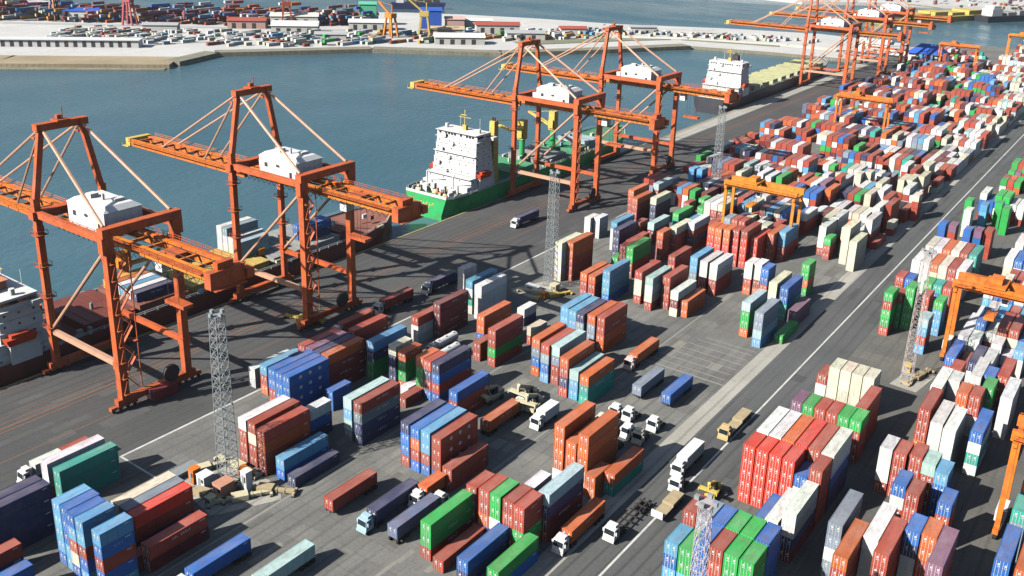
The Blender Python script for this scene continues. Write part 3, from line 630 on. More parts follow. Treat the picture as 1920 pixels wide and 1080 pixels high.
for x,y,src,lab in ((-145.5,502,g,'orange gantry behind the yellow one, deep in the western yard'),(-153,764,g,'tall orange gantry beside the blue shed roof'),(-124,872,gy,'yellowish distant gantry right of the one by the blue shed')):
    c=copy_tree(src); c.location=(x,y,0); c['label']=lab.replace('right of','next to')

# ------------------------------------------------------------------ lattice light masts
def make_light_mast(label,h,mat,w0=1.9,w1=.95,a=1.0,head=True):
    t=thing('light_mast',(0,0,0),label,'light mast','lattice floodlight masts')
    mb=MB(); mb.box(-1.7,1.7,-1.7,1.7,0,.8); mb.build('plinth',M['concrete'],t)
    n=int(h/2.1); mb=MB()
    def c(k,i):
        z=.8+(h-.8)*k/n; w=w0+(w1-w0)*k/n; sx,sy=((-1,-1),(1,-1),(1,1),(-1,1))[i%4]; return Vector((sx*w,sy*w,z))
    for i in range(4): mb.beam(c(0,i),c(n,i),.24*a)
    for k in range(n):
        for i in range(4):
            mb.beam(c(k,i),c(k+1,i+1),.15*a); mb.beam(c(k,i+1),c(k+1,i),.15*a); mb.beam(c(k+1,i),c(k+1,i+1),.15*a)
    mb.build('lattice_shaft',mat,t)
    q=2.1 if head else 1.1
    mb=MB(); mb.box(-q,q,-q,q,h,h+.16)
    for s in (-1,1) if head else ():
        mb.beam((-2.1,s*2.1,h+1.1),(2.1,s*2.1,h+1.1),.08); mb.beam((s*2.1,-2.1,h+1.1),(s*2.1,2.1,h+1.1),.08)
    mb.build('platform',mat,t)
    for i in range(8 if head else 4):
        a=2*math.pi*i/(8 if head else 4); mb=MB(); x,y=(q+.25)*math.cos(a),(q+.25)*math.sin(a)
        mb.box(x-.35,x+.35,y-.3,y+.3,h+.2,h+.85); mb.build('floodlight',M['steel'],t)
    return t
m0=make_light_mast('grey lattice floodlight mast with equipment heaped round its foot',37,M['steel'],1.5,1.05,.55,False); m0.location=(-139.8,100.8,.0)
for loc,lab in (((-146,227.9,0),'grey lattice floodlight mast between quay apron and tall orange stack'),((-148,354,0),'distant grey lattice mast rising from the western stacks')):
    c=copy_tree(m0); c.location=loc; c['label']=lab
m1=make_light_mast('pale pink lattice mast standing beside the bright green container wall',35,M['pinkwhite'],1.25,.75,.38,False); m1.location=(-42,235,0)
c=copy_tree(m1); c.location=(-41.5,107,0); c['label']='pale pink lattice mast top rising before the green roofed bay'

# ------------------------------------------------------------------ ships
def make_ship(label, y0, y1, xc, hw, hull, boot, deckz, house, deckmat, bow=26, reverse=False):
    """stern at y0 (towards the camera), bow at y1"""
    t=thing('cargo_ship',(xc,y0,-3),label,'ship','cargo ships berthed along the quay')
    L=y1-y0; D=deckz+3
    st=[(0,.80,.62,D),(3,.93,.78,D),(12,1,.95,D),(L-bow,1,1,D),(L-bow*.5,.82,.66,D+.6),(L-bow*.2,.45,.25,D+1.6),(L,.05,.03,D+2.4)]
    def ring(s):
        y,wd,wb,z=s; return [(-hw*wd,y,z),(-hw*wb,y,2.0),(-hw*wb,y,-4),(hw*wb,y,-4),(hw*wb,y,2.0),(hw*wd,y,z)]
    mb=MB(); rs=[ring(s) for s in st]
    for a,b in zip(rs[:-1],rs[1:]):
        for i in range(5):
            mb.face([a[i],a[i+1],b[i+1],b[i]],0 if i in (0,4) else 1)
    mb.face(list(reversed(rs[0])),0); mb.face(rs[-1],0)
    mb.build('hull',[hull,boot],t)
    mb=MB()
    for a,b in zip(st[:-1],st[1:]):
        mb.face([(-hw*a[1],a[0],a[3]-.5),(hw*a[1],a[0],a[3]-.5),(hw*b[1],b[0],b[3]-.5),(-hw*b[1],b[0],b[3]-.5)])
    mb.build('deck',deckmat,t)
    # superstructure in tiers
    hx,hy0,hy1,ht,funnel=house
    zb=D-.5; n=max(3,int(round((ht-zb)/2.9))); sh=(ht-zb)/n
    mb=MB(); wl_=[]
    for k in range(n):
        f=1.06-.14*k/(n-1) if k<n-1 else .95
        a,b=hx*f,0
        ya=hy0+.35*k-(5.0 if k==0 else 2.6 if k==1 else 0); yb=hy1-.25*k
        mb.box(-a,a,ya,yb,zb+k*sh,zb+(k+1)*sh-.12)
        ov=.9 if k==n-2 else .12
        mb.box(-a-ov,a+ov,ya-(1.1 if k%3==1 else .1),yb+.1,zb+(k+1)*sh-.12,zb+(k+1)*sh)
        if k==n-1:
            q=-a+1.0
            while q<a-1.6:
                if int(q*2)%5: wl_.append((q,q+1.1,ya-.05,ya,zb+k*sh+1.1,zb+k*sh+1.9))
                q+=1.5
            wl_.append((a,a+.05,ya+.4,yb-.4,zb+k*sh+1.1,zb+k*sh+2.0))
        else:
            c=-a+1.1
            while c<a-1.2:
                wl_.append((c,c+.5,ya-.05,ya,zb+k*sh+1.05,zb+k*sh+1.6)); c+=3.3+1.7*((k*7+int(c*3))%3)
            c=ya+1
            while c<yb-1.2:
                wl_.append((a,a+.05,c,c+.5,zb+k*sh+1.05,zb+k*sh+1.6)); c+=3.6
    for k in range(n-1):                                   # ladders, rails and lockers on the open decks
        z=zb+(k+1)*sh
        if k%2: mb.beam((-hx*.9,hy0+.35*k-.9,z+1),(hx*.9,hy0+.35*k-.9,z+1),.12)
        mb.box(-hx*.9+(k*5)%9,-hx*.9+(k*5)%9+1.6,hy0+.35*k-.75,hy0+.35*k-.01,z,z+1.4)
    mb.box(-hx*1.15,-hx*1.07,hy0+2,hy1-3,zb,zb+2.5*sh); mb.box(hx*1.07,hx*1.15,hy0+2,hy1-3,zb,zb+2.5*sh)
    for x in (-hx*.7,hx*.55): mb.tube((x,hy0-7,zb),(x,hy0-7,zb+6.5),.3,8); mb.beam((x,hy0-7,zb+6.3),(x+2.6,hy0-9.0,zb+8.5),.3)
    for x,w,l,q in ((-hx*.75,2.6,2.2,2.2),(0,3.4,1.6,2.8),(hx*.5,2.2,2.4,1.8),(-hx*.3,1.6,1.6,3.2)): mb.box(x,x+w,hy0-9.5,hy0-9.5+l,zb,zb+q)
    for x in (-hx*.8,hx*.75): mb.tube((x,(hy0+hy1)/2,ht),(x,(hy0+hy1)/2,ht+1.6),.7,10); mb.tube((x*.6,hy1-2,ht),(x*.6,hy1-2,ht+4.5),.09,5)
    h=mb.build('superstructure',M['white'],t); 
    for b in wl_:
        mb=MB(); mb.box(*b); mb.build('window',M['glass'],h)
    zt=ht; ym=(hy0+hy1)/2
    mb=MB(); mb.box(-hw*.98,hw*.98,hy1-3.4,hy1-.6,zt-sh-.1,zt-sh+1.1); mb.build('bridge_wing',M['white'],h)
    mb=MB(); mb.tube((0,ym+1,zt),(0,ym+1,zt+8),.28,6); mb.beam((-3,ym+1,zt+5),(3,ym+1,zt+5),.2); mb.box(-1.4,1.4,ym,ym+.3,zt+6,zt+6.3); mb.box(-.9,.9,ym+.4,ym+1.8,zt,zt+2); mb.build('radar_mast',M['yellow'],h)
    fx,fy,fw,fl,fz,fm=funnel
    mb=MB(); mb.hexa([(fx-fw,fy,zb),(fx+fw,fy,zb),(fx+fw,fy+fl,zb),(fx-fw,fy+fl,zb)],[(fx-fw*.8,fy+.6,fz),(fx+fw*.8,fy+.6,fz),(fx+fw*.8,fy+fl-.4,fz),(fx-fw*.8,fy+fl-.4,fz)])
    fn=mb.build('funnel',fm,t); mb=MB()
    for d in (-.5,.5): mb.tube((fx+d,fy+fl*.5,fz),(fx+d,fy+fl*.5,fz+1.3),.35,8)
    mb.build('exhaust_pipe',M['dark'],fn)
    for s in (-1,1):
        mb=MB(); mb.hexa([(s*(hx+1.4)-.9,hy0+1.5,zb+5.2),(s*(hx+1.4)+.9,hy0+1.5,zb+5.2),(s*(hx+1.4)+.9,hy0+8,zb+5.2),(s*(hx+1.4)-.9,hy0+8,zb+5.2)],
            [(s*(hx+1.4)-1.2,hy0+.9,zb+6.9),(s*(hx+1.4)+1.2,hy0+.9,zb+6.9),(s*(hx+1.4)+1.2,hy0+8.6,zb+6.9),(s*(hx+1.4)-1.2,hy0+8.6,zb+6.9)])
        mb.box(s*(hx+1.4)-.7,s*(hx+1.4)+.7,hy0+2.4,hy0+7.0,zb+6.9,zb+7.7)
        for yy in (hy0+2,hy0+7.4): mb.box(s*(hx+.4)-.9,s*(hx+.4)+.9,yy-.2,yy+.2,zb+4.7,zb+5.19,1)
        mb.build('lifeboat',[flat('lifeboat_orange_red',(.62,.08,.03)) ,M['white']],t)
    mb=MB()                                                # bulwark rail round the stern
    for z in (.45,.95):
        for s in (-1,1):
            for a,b in zip(st[:-1],st[1:]): mb.beam((s*hw*a[1]*.985,a[0]+.2,a[3]+z),(s*hw*b[1]*.985,b[0],b[3]+z),.1)
        mb.beam((-hw*.79,.2,D+z),(hw*.79,.2,D+z),.1)
    k=0
    while k<L-bow:
        for s in (-1,1): mb.box(s*hw*.985*(.8 if k<2 else .93 if k<9 else 1)-.06,s*hw*.985*(.8 if k<2 else .93 if k<9 else 1)+.06,k+.15,k+.27,D-.5,D+.98)
        k+=4
    mb.build('railing',M['white'],t)
    mb=MB(); w=hw*.79; mb.box(-w,w,.12,.24,D-.5,D+.9)      # white bulwark round the poop
    for s in (-1,1):
        for a,b in zip(st[:2],st[1:3]): mb.beam((s*(hw*a[1]-.22),a[0]+.2,D+.2),(s*(hw*b[1]-.22),b[0],D+.2),.12,1.4)
    mb.build('bulwark',M['white'],t)
    mb=MB()
    for x,y in ((-hw*.5,3.2),(hw*.5,3.2),(0,5.5),(-hw*.35,7.5),(hw*.4,8.5)):
        mb.box(x-.9,x+.9,y-.6,y+.6,D-.5,D+.7); mb.tube((x-1.3,y,D+.5),(x+1.3,y,D+.5),.55,8)
    mb.build('mooring_winch',M['cream'],t)
    return t,D
def hatches(t,D,spans,hw,mat,zt=1.9,nx=1):
    for y0,y1 in spans:
        for k in range(nx):
            x0=-hw+2*hw*k/nx+.15; x1=-hw+2*hw*(k+1)/nx-.15
            mb=MB(); mb.box(x0,x1,y0,y1,D-.5,D+zt-.35); mb.box(x0-.15,x1+.15,y0-.2,y1+.2,D+zt-.35,D+zt)
            for y in range(int(y0)+2,int(y1),3): mb.box(x0+.3,x1-.3,y-.12,y+.12,D+zt,D+zt+.14)
            mb.build('hatch_cover',mat,t)
def deck_crane(t,x,y,D,h,jib,mat,base,az):
    mb=MB(); mb.tube((x,y,D-.5),(x,y,D+h*.55),1.25,12,1); mb.box(x-1.5,x+1.5,y-1.6,y+1.6,D+h*.55,D+h,0); mb.box(x-1.2,x+1.2,y-2.4,y-1.6,D+h*.6,D+h*.8,0)
    d=Vector((math.cos(az),math.sin(az),0)); p=Vector((x,y,D+h*.62)); q=p+d*jib+Vector((0,0,jib*.12))
    n=Vector((-d.y,d.x,0))*.8
    for s in (-1,1): mb.beam(p+n*s,q+n*s*.5,.5,.7)
    for k in range(1,8):
        a=p.lerp(q,k/8); mb.beam(a+n*.9,a-n*.9,.25)
    mb.tube(Vector((x,y,D+h)),q,.12,5)
    mb.build('deck_crane',[mat,base],t)

grn=paint('ship_green',(.03,.45,.13),.4,(.10,.14,.05),.55,.3); grnboot=paint('ship_green_dark',(.02,.12,.06),.5,(.05,.05,.04),.5,.2)
gdeck=paint('deck_green',(.05,.24,.13),.7,(.2,.15,.1),.5,.2); rdeck=paint('deck_red_oxide',(.28,.10,.07),.8,(.12,.07,.05),.6,.2)
blk=paint('ship_black',(.035,.038,.05),.45,(.12,.08,.06),.4,.1); rboot=paint('antifouling_red',(.32,.05,.035),.6,(.12,.04,.03),.5,.2)
brown=paint('ship_red_brown',(.20,.05,.035),.55,(.09,.05,.04),.6,.15); hcream=paint('hatch_cream_green',(.55,.55,.30),.7,(.3,.28,.18),.45,.15)
hyel=paint('hatch_ochre',(.62,.44,.12),.7,(.25,.18,.1),.5,.15); hgrey=paint('hatch_grey',(.33,.34,.33),.7,(.2,.15,.1),.5,.2)
s1,D1=make_ship('rust brown container ship with white stern house and orange lifeboat under nearest crane',80,243,-227,12.2,brown,rboot,4.5,(11,13.5,26,23,(-5,11,2.2,3.0,28,M['yellow'])),rdeck)
hatches(s1,D1,((36,50),),10.3,brown,2.2,2); hatches(s1,D1,((52,66),),10.3,rdeck,2.2,2); hatches(s1,D1,((69,82),(84,97)),10.3,hyel,2.2,2); hatches(s1,D1,((99,112),(114,127)),10.3,hgrey,2.2,2); hatches(s1,D1,((129,136),),8,rdeck,2.2)
deck_crane(s1,-9,60,D1,11,18,M['yorange'],M['yorange'],1.2)
gs,D2=make_ship('green hulled ship with tall white stern house and yellow funnel, stern to the camera',262,412,-226.5,12.8,grn,grnboot,6,(10.6,16.5,29.5,30.5,(8.0,30.5,1.5,3.6,34,M['yellow'])),gdeck)
hatches(gs,D2,((42,60),(91,103)),9.6,paint('hatch_green',(.06,.36,.17),.6,(.25,.25,.2),.4,.15),2.0,2); hatches(gs,D2,((67,85),),9.6,hgrey,2.2,2); hatches(gs,D2,((106,116),),8.6,paint('hatch_pale_blue',(.40,.52,.56),.6,(.25,.25,.2),.4,.15),3.0,2)
deck_crane(gs,0,64,D2,19,22,M['yellow'],grn,2.9); deck_crane(gs,0,88.2,D2,19,22,M['yellow'],grn,2.7)
mb=MB()
for k,w in enumerate((1.1,.8,1.2,.7,1.0,.9)):
    x=-4.2+k*1.5; mb.box(x,x+w*.28,-.06,-.01,5.2,6.3); mb.box(x+w*.28,x+w,-.06,-.01,5.95 if k%2 else 5.2,6.3 if k%2 else 5.5)
for k in range(5): mb.box(-2.2+k*.9,-1.7+k*.9,-.06,-.01,4.2,4.7)
mb.build('stern_lettering',M['yellow'],gs)
bs,D3=make_ship('black hulled ship with white stern house and pale striped hatch covers',519,716,-226.5,12.6,blk,rboot,6.5,(11.2,18,32,28.5,(0,33,2.4,4.5,31,M['dark'])),hgrey)
for k in range(9): hatches(bs,D3,((45+k*15,53.5+k*15),),10.6,hcream,2.4)
# lockers, drums and winches that crowd the decks
drn=random.Random(17)
salm=paint('deckhouse_salmon',(.70,.27,.16),.6,(.4,.2,.15),.5,.6)
def fittings(t,D,n,y0,y1,hw,mats,top):
    for k in range(n):
        s=drn.choice((-1,1)); x=s*drn.uniform(hw-.2,hw+.9) if k%3 else drn.uniform(-hw+1,hw-2); y=drn.uniform(y0,y1); z=D-.5 if k%3 else D+top
        a,b,h=drn.uniform(.5,1.3),drn.uniform(.6,2.6),drn.uniform(.7,2.4); mb=MB()
        if k%4==1: mb.tube((x,y,z),(x,y,z+h),a*.5,10); mb.tube((x,y,z+h),(x,y,z+h+.3),a*.25,8)
        else: mb.box(x-a*.5,x+a*.5,y,y+b,z,z+h); mb.box(x-a*.56,x+a*.56,y-.08,y+b+.08,z+h,z+h+.1)
        mb.build('deck_fitting',drn.choice(mats),t)
fittings(s1,D1,44,33,100,10.4,[M['yellow'],M['cream'],M['white'],M['steel'],brown,M['yorange'],hgrey],2.35)
fittings(s1,D1,14,112,150,10.4,[M['cream'],M['white'],M['steel'],rdeck],2.35)
fittings(gs,D2,24,1.5,9.5,8.5,[M['white'],M['white'],M['cream'],M['steel'],salm],0)
fittings(s1,D1,14,1.5,7.5,8.5,[M['white'],M['white'],M['cream'],M['steel']],0)
fittings(gs,D2,40,36,118,10.0,[M['white'],M['cream'],M['steel'],paint('locker_pale_blue',(.35,.55,.65),.6),gdeck],2.2)
fittings(bs,D3,20,36,60,9.5,[M['white'],M['cream'],M['steel'],blk],0)
mb=MB(); mb.box(-9.5,3.5,15.2,21,23.05,25.2); mb.box(-9.9,3.9,14.8,21.4,25.2,25.35); mb.box(-7,-3,16,19,25.35,26.6); mb.build('upper_deckhouse',salm,s1)
for x in (-10,-6,-2,2,6):
    mb=MB(); mb.tube((x,14.3,23),(x,14.3,25+abs(x)%3),.12,6); mb.build('antenna_post',M['white'],s1)
for y in range(0,26,3):
    mb=MB(); mb.box(11.0,11.5,y+1,y+1.5,D1-.5,D1+1.6); mb.build('bulwark_stay',M['white'],s1)
# deck cargo: every box a thing of its own
dz=D1-3+2.34
cargo=[(-236.6,173,0,'W',4,'white container on the deck of the brown ship, lower tier on water side'),(-236.6,173,1,'W',4,'white container high on the brown ship deck, second tier on water side'),(-236.6,173,2,'W',4,'white container topping the highest stack aboard the brown ship, by water'),
 (-233.9,173,0,'W',4,'white container aboard brown ship, lower tier of second row from water'),(-233.9,173,1,'W',4,'white container aboard brown ship, second tier of second row from water'),(-233.9,173,2,'S',4,'grey container aboard brown ship, top of second row from water'),
 (-231.2,173,0,'C',4,'cream container aboard brown ship, lower tier of third row from water'),(-231.2,173,1,'W',4,'white container aboard brown ship, top of third row from water'),
 (-226.4,171,0,'A',4,'pale aqua container aboard brown ship, lower tier under second crane'),(-226.4,171,1,'A',4,'pale aqua container aboard brown ship, upper tier under second crane'),
 (-225.5,194.5,0,'B',4,'blue container aboard brown ship near its bow, lower tier'),(-225.5,194.5,1,'B',4,'blue container aboard brown ship near its bow, upper tier'),(-222.8,194.5,0,'N',4,'navy container aboard brown ship near its bow, lower tier'),(-222.8,194.5,1,'B',4,'blue container aboard brown ship near its bow, upper quay side'),
 (-229.5,132.5,0,'W',4,'white container aboard brown ship between crane legs, waterside row'),(-226.8,132.5,0,'L',4,'light blue container aboard brown ship between crane legs, middle row'),(-224.1,132.5,0,'W',4,'white container aboard brown ship between crane legs, third row'),(-221.2,132.5,0,'N',4,'navy container aboard brown ship between crane legs, quay side row'),
 (-235,132.5,0,'Y',4,'amber container aboard brown ship behind first crane leg'),(-232.3,132.5,0,'O',4,'orange container aboard brown ship behind first crane leg')]
for x,y,k,ch,L,lab in cargo: put_container(x,y,dz+k*CH+.02,ch,L,lab,'containers carried on the brown ship')
# harbour craft in the distance
def make_barge(label,x,y,l,w,rz,hm,hz,top):
    t=thing('barge',(x,y,-3),label,'barge','craft moored beyond the terminal',rz)
    mb=MB(); mb.hexa([(-w*.42,0,-1),(w*.42,0,-1),(w*.42,l*.94,-1),(-w*.42,l*.94,-1)],[(-w/2,-2,hz),(w/2,-2,hz),(w/2,l,hz),(-w/2,l,hz)]); mb.build('hull',hm,t)
    mb=MB(); mb.box(-w*.35,w*.35,l*.06,l*.2,hz,hz+8); mb.box(-w*.3,w*.3,l*.08,l*.18,hz+8,hz+11); mb.build('wheelhouse',M['white'],t)
    mb=MB()
    for k in range(4): mb.box(-w*.36,w*.36,l*(.28+.16*k),l*(.40+.16*k),hz,hz+3.5+1.5*(k%2))
    mb.build('deck_load',top,t)
    mb=MB(); mb.tube((0,l*.26,hz),(0,l*.26,hz+16),.5,6); mb.beam((0,l*.26,hz+14),(w*.3,l*.5,hz+9),.7); mb.build('derrick',M['yellow'],t)
    return t
make_barge('yellow hulled vessel on open water past the terminal end',-290,1095,190,32,-.42,M['yellow'],6,M['yellow'])
make_barge('dark hulled vessel lying behind the yellow one',-205,1215,120,20,-.5,blk,7,hgrey)
make_barge('dark blue vessel afloat beyond the far port',-745,806,60,14,-.9,paint('hull_dark_blue',(.02,.03,.12),.5),7,M['dark'])

# ------------------------------------------------------------------ lorries and yard machines
cabm={k:paint('lorry_'+n,c,.4,(.25,.2,.15),.25,.8) for k,n,c in (('W','white',(.80,.80,.78)),('L','pale_blue',(.42,.62,.74)),('Y','tan',(.62,.45,.22)),('P','pink_white',(.75,.58,.55)),('C','cream',(.75,.70,.55)))}
TR={}
def lorry_parts(cab,length,body=None):
    k=(cab,length,body)
    if k in TR: return copy_tree(TR[k])
    t=thing('trailer' if cab is None else 'lorry',(0,0,0),'lorry','trailer' if cab is None else 'lorry')
    if cab: lorry_cab(t,cab)
    return lorry_rest(t,k,cab,length,body)
def lorry_cab(t,cab):
    m=cabm[cab]; mb=MB()
    mb.hexa([(-1.2,0,.75),(1.2,0,.75),(1.2,2.1,.75),(-1.2,2.1,.75)],[(-1.15,.28,3.0),(1.15,.28,3.0),(1.15,2.05,3.1),(-1.15,2.05,3.1)])
    mb.box(-1.22,1.22,-.16,.1,.42,.85); mb.box(-.9,.9,.9,2.0,3.1,3.55); mb.box(-1.5,-1.22,.35,.5,1.9,2.6); mb.box(1.22,1.5,.35,.5,1.9,2.6)
    cb=mb.build('cab',m,t)
    mb=MB(); mb.hexa([(-1.05,.085,1.75),(1.05,.085,1.75),(1.05,.12,1.75),(-1.05,.12,1.75)],[(-1.02,.235,2.8),(1.02,.235,2.8),(1.02,.27,2.8),(-1.02,.27,2.8)]); mb.build('windscreen',M['glass'],cb)
    for b in ((1.175,1.215),(-1.215,-1.175)):
        mb=MB(); mb.box(*b,.55,1.5,1.8,2.6); mb.build('side_window',M['glass'],cb)
def lorry_rest(t,k,cab,length,body):
    L=length
    mb=MB()
    if cab: mb.box(-.45,.45,1.2,4.6,.7,1.0)
    else:
        for s in (-.8,.8): mb.box(s-.1,s+.1,4.2,4.4,0,1.0)
    if L:
        for x in (-.55,.55): mb.box(x-.12,x+.12,2.6,2.8+L,1.0,1.3 if body!='flat' else 1.215)
        y=3.0
        while y<2.8+L: mb.box(-1.2,1.2,y-.14,y+.14,1.03,1.27 if body!='flat' else 1.2); y+=1.9 if body!='flat' else 2.6
        if body=='flat':
            bd=MB(); bd.box(-1.2,1.2,2.72,2.7+L,1.22,1.36); bd.box(-1.2,1.2,2.9+L*.45,2.5+L,1.36,1.9); bd.build('load_bed',M['tan'],t)
            bd=MB(); bd.box(-1.22,1.22,2.5,2.7,1.02,2.5); bd.build('headboard',M['white'],t)
    else: mb.box(-.6,.6,2.6,4.4,1.0,1.25)
    mb.build('chassis',M['dark'],t)
    ws=([.95,3.3,4.5] if cab else [])+([L-.6,L+.7,L+2.0] if L>8 else ([L+1.4] if L else []))
    for y in ws:
        for s in (-1,1):
            mb=MB(); mb.tube((s*.72,y,.5),(s*1.16,y,.5),.5,12); mb.build('wheel',M['tyre'],t)
    if body in ('van','tank'):
        mb=MB()
        if body=='van': mb.box(-1.22,1.22,2.5,2.5+L,1.31,3.95)
        else:
            mb.tube((0,2.7,2.55),(0,2.7+L,2.55),1.22,18)
            for y in (3.6,L*.5+2.7,L+1.8): mb.tube((0,y,3.7),(0,y,3.95),.35,10); mb.box(-.9,.9,y-.15,y+.15,1.3,1.8)
        mb.build('load_body',M['white'],t)
    TR[k]=t
    return t
used=set()
def lorry(x,y,label,cab='W',length=12.6,body=None,load=None,flip=False,group='lorries in the terminal'):
    """x centre line, y of the cab front (or of the trailer tail when it drives away)"""
    t=lorry_parts(cab,length,body); total=length+2.8
    t['label']=label; t['group']=group
    if flip: t.location=(x,y+total,0.013); t.rotation_euler=(0,0,math.pi)
    else: t.location=(x,y,.013)
    for k,(ch,L,lab) in enumerate(load or []):
        yy=(y+.2 if flip else y+2.8)+k*6.2
        put_container(x-1.22,yy,1.3+.016,ch,L,lab,'containers carried on lorries')
    return t
lorry(-75.0,123.4,'white cab lorry hauling an orange container beside the green row',load=[('O',4,'orange container on a white cab lorry beside the road kerb')])
lorry(-69.4,132.2,'white cab lorry pulling an empty skeletal trailer along the road')
lorry(-65.2,140.9,'low tan flatbed trailer with white headboard on the road centre line',None,9.5,'flat')
lorry(-69.0,159.2,'white box lorry on the road next to white parked tractors','W',8.5,'van')
lorry(-66.9,154.0,'small white tractor unit just ahead of the white box lorry','W',0)
lorry(-67.2,178.8,'tan cab flatbed lorry farthest up the road','Y',11.5,'flat')
lorry(-91.3,180.2,'parked trailer under a slate grey container on the open paving',None,load=[('S',4,'slate grey container on a trailer standing on open paving')])
lorry(-84.0,181.1,'parked trailer under a blue container on the open paving',None,load=[('B',4,'blue container on a trailer standing on open paving')])
lorry(-100.2,194.6,'pinkish cab lorry hauling orange container toward the mixed bay','P',load=[('O',4,'orange container on the pinkish lorry beside tall bay')])
lorry(-116.0,102.9,'parked trailer bearing a lone brick red container near the dotted blue bay',None,load=[('R',4,'lone brick red container on a trailer in the open lane')])
lorry(-107.2,105.6,'pale blue cab lorry under a navy container, front lane','L',load=[('N',4,'navy container on the pale blue lorry in the front lane')])
lorry(-100.8,107.0,'white cab lorry driving away with a slate blue container','W',load=[('U',4,'slate blue container on the lorry driving away')],flip=True)
lorry(-119.5,73.9,'white cab lorry carrying a long blue container at the picture bottom','W',load=[('B',4,'long blue container on a lorry at the picture bottom')])
lorry(-109.2,79.8,'white cab lorry with pale aqua container at the picture bottom','W',load=[('A',4,'pale aqua container on a lorry at the picture bottom')])
lorry(-172,198.4,'white cab lorry with navy container crossing the dark apron near second crane','W',load=[('N',4,'navy container on a lorry in the second crane shadow')],length=12.6)
lorry(-187.6,266,'white cab lorry with dark container on the apron by the green ship','W',load=[('N',4,'dark navy container on a lorry by the green ship')])
lorry(-171,74.2,'white cab lorry hauling a single short red container on the apron','W',load=[('W',2,'short white container at the front of the apron trailer'),('R',2,'short red container on the apron trailer behind a white cab')])
lorry(-171.2,160,'red laden lorry parked on the apron below the second crane','W',load=[('R',4,'red container on a parked apron lorry below the second crane')])
lorry(-173.2,178.5,'second red laden lorry queued on the apron below the second crane','W',load=[('R',4,'dark red container on the second queued apron lorry')])
lorry(-110.0,147.0,'white cab lorry driving away with orange container behind the dotted bay','W',load=[('O',4,'orange container on a lorry behind the dotted blue bay')],flip=True)
lorry(-102.6,156.0,'small white box van in the lane behind the orange bay','W',6,'van')
lorry(-144.2,168.2,'white tank lorry beside the maroon container wall','W',8,'tank'); lorry(-139.6,163.6,'white tank lorry nearer the mixed bay with green feet','W',8,'tank')
lorry(-104.6,117.2,'white lorry with short orange container behind the slate blue one','W',6.5,None,[('O',2,'short orange container on a lorry by the dotted bay')])
prn=random.Random(8)
for i in range(4):
    for j in range(3):
        x=-91.2+i*3.3; y=158.6+j*6.6
        if (i,j) in ((0,0),(3,0),(2,2)): continue
        t=lorry_parts('WCW'[(i+j)%3],0); t.location=(x+prn.uniform(-.2,.2),y+prn.uniform(-.4,.4),.013); t.rotation_euler=(0,0,prn.uniform(-.08,.08))
        t['label']='parked tractor unit without trailer in the crowded rank of white and cream cabs'; t['group']='rank of parked tractor units'; t['category']='lorry'
def reach_stacker(x,y,rz,mat,label,up=9,sc=1):
    t=thing('reach_stacker',(x,y,.013),label,'reach stacker','reach stackers',rz); t.scale=(sc,sc,sc)
    mb=MB(); mb.box(-1.7,1.7,0,6.6,.9,2.0); mb.box(-1.6,1.6,5.0,7.2,1.0,3.0); mb.build('body',mat,t)
    mb=MB(); mb.box(-.8,.8,3.2,5.0,2.0,4.0); mb.build('cab',M['glass'],t)
    mb=MB(); mb.beam((0,6.0,3.4),(0,-1.5,up),.9,1.0); mb.beam((0,-1.5,up),(0,-1.5,up-2.0),.6); mb.tube((.5,2.2,1.9),(.5,1.4,up*.72),.2,8); mb.build('boom',mat,t)
    mb=MB(); mb.box(-3.0,3.0,-2.3,-.7,up-2.5,up-2.0); mb.box(-3.2,-2.9,-2.4,-.6,up-3.0,up-2.0); mb.box(2.9,3.2,-2.4,-.6,up-3.0,up-2.0); mb.build('spreader',mat,t)
    for yy in (.8,5.8):
        for s in (-1,1):
            mb=MB(); mb.tube((s*1.2,yy,.8),(s*2.0,yy,.8),.8,14); mb.build('wheel',M['tyre'],t)
    return t
reach_stacker(-111.6,163.6,.0,M['cream'],'cream reach stacker standing below the front mixed bay',7,.8)
reach_stacker(-107.6,161.0,.15,M['cream'],'cream reach stacker beside the first one, nearer the road',7,.8); reach_stacker(-118.6,158.4,-.1,M['cream'],'cream and grey reach stacker near the low blue row',6,.8)
reach_stacker(-60.2,156.5,0.05,M['yellow'],'small yellow reach stacker beside the road in front of the red wall',7,.62)
def spreader(x,y,rz,mat,label,z=.003):
    t=thing('spreader_frame',(x,y,z),label,'spreader','lifting spreaders lying round the masts',rz)
    mb=MB(); mb.box(-6,6,-.45,.45,.35,.95); mb.box(-1.6,1.6,-1.0,1.0,.2,1.3)
    for s in (-1,1): mb.box(s*6-.25,s*6+.25,-1.2,1.2,.1,.75)
    for x0 in (-4,-2.4,2.4,4): mb.box(x0-.1,x0+.1,-.6,.6,.3,1.02)
    mb.build('main_beam',mat,t)
    for a in (-6,6):
        for b in (-1.05,1.05):
            mb=MB(); mb.box(a-.3,a+.3,b-.2,b+.2,0,.3) if abs(b)<2 else None; mb.build('twistlock_foot',M['dark'],t)
    return t
pad=MB(); pad.prism([(-151.5,94.5),(-133.5,91.5),(-127,103.5),(-131,106.3),(-145.5,106.3)],.004,.06); struct(pad.build('mast_pad',M['concrete']))
pad=MB(); pad.prism([(-155,219),(-143,217),(-139.2,227.5),(-149,231.5),(-149.5,233)],.004,.06); struct(pad.build('mast_pad',M['concrete']))
pad=MB(); pad.prism([(-45,231),(-38.5,230.5),(-36.6,243),(-43,244)],.016,.06); struct(pad.build('mast_pad',M['concrete']))
spreader(-140.5,94.7,.25,M['tan'],'tan lifting spreader lying before the nearest mast',.06); spreader(-133.4,98.4,1.0,M['cream'],'pale lifting spreader beside the nearest mast, turned across',.06)
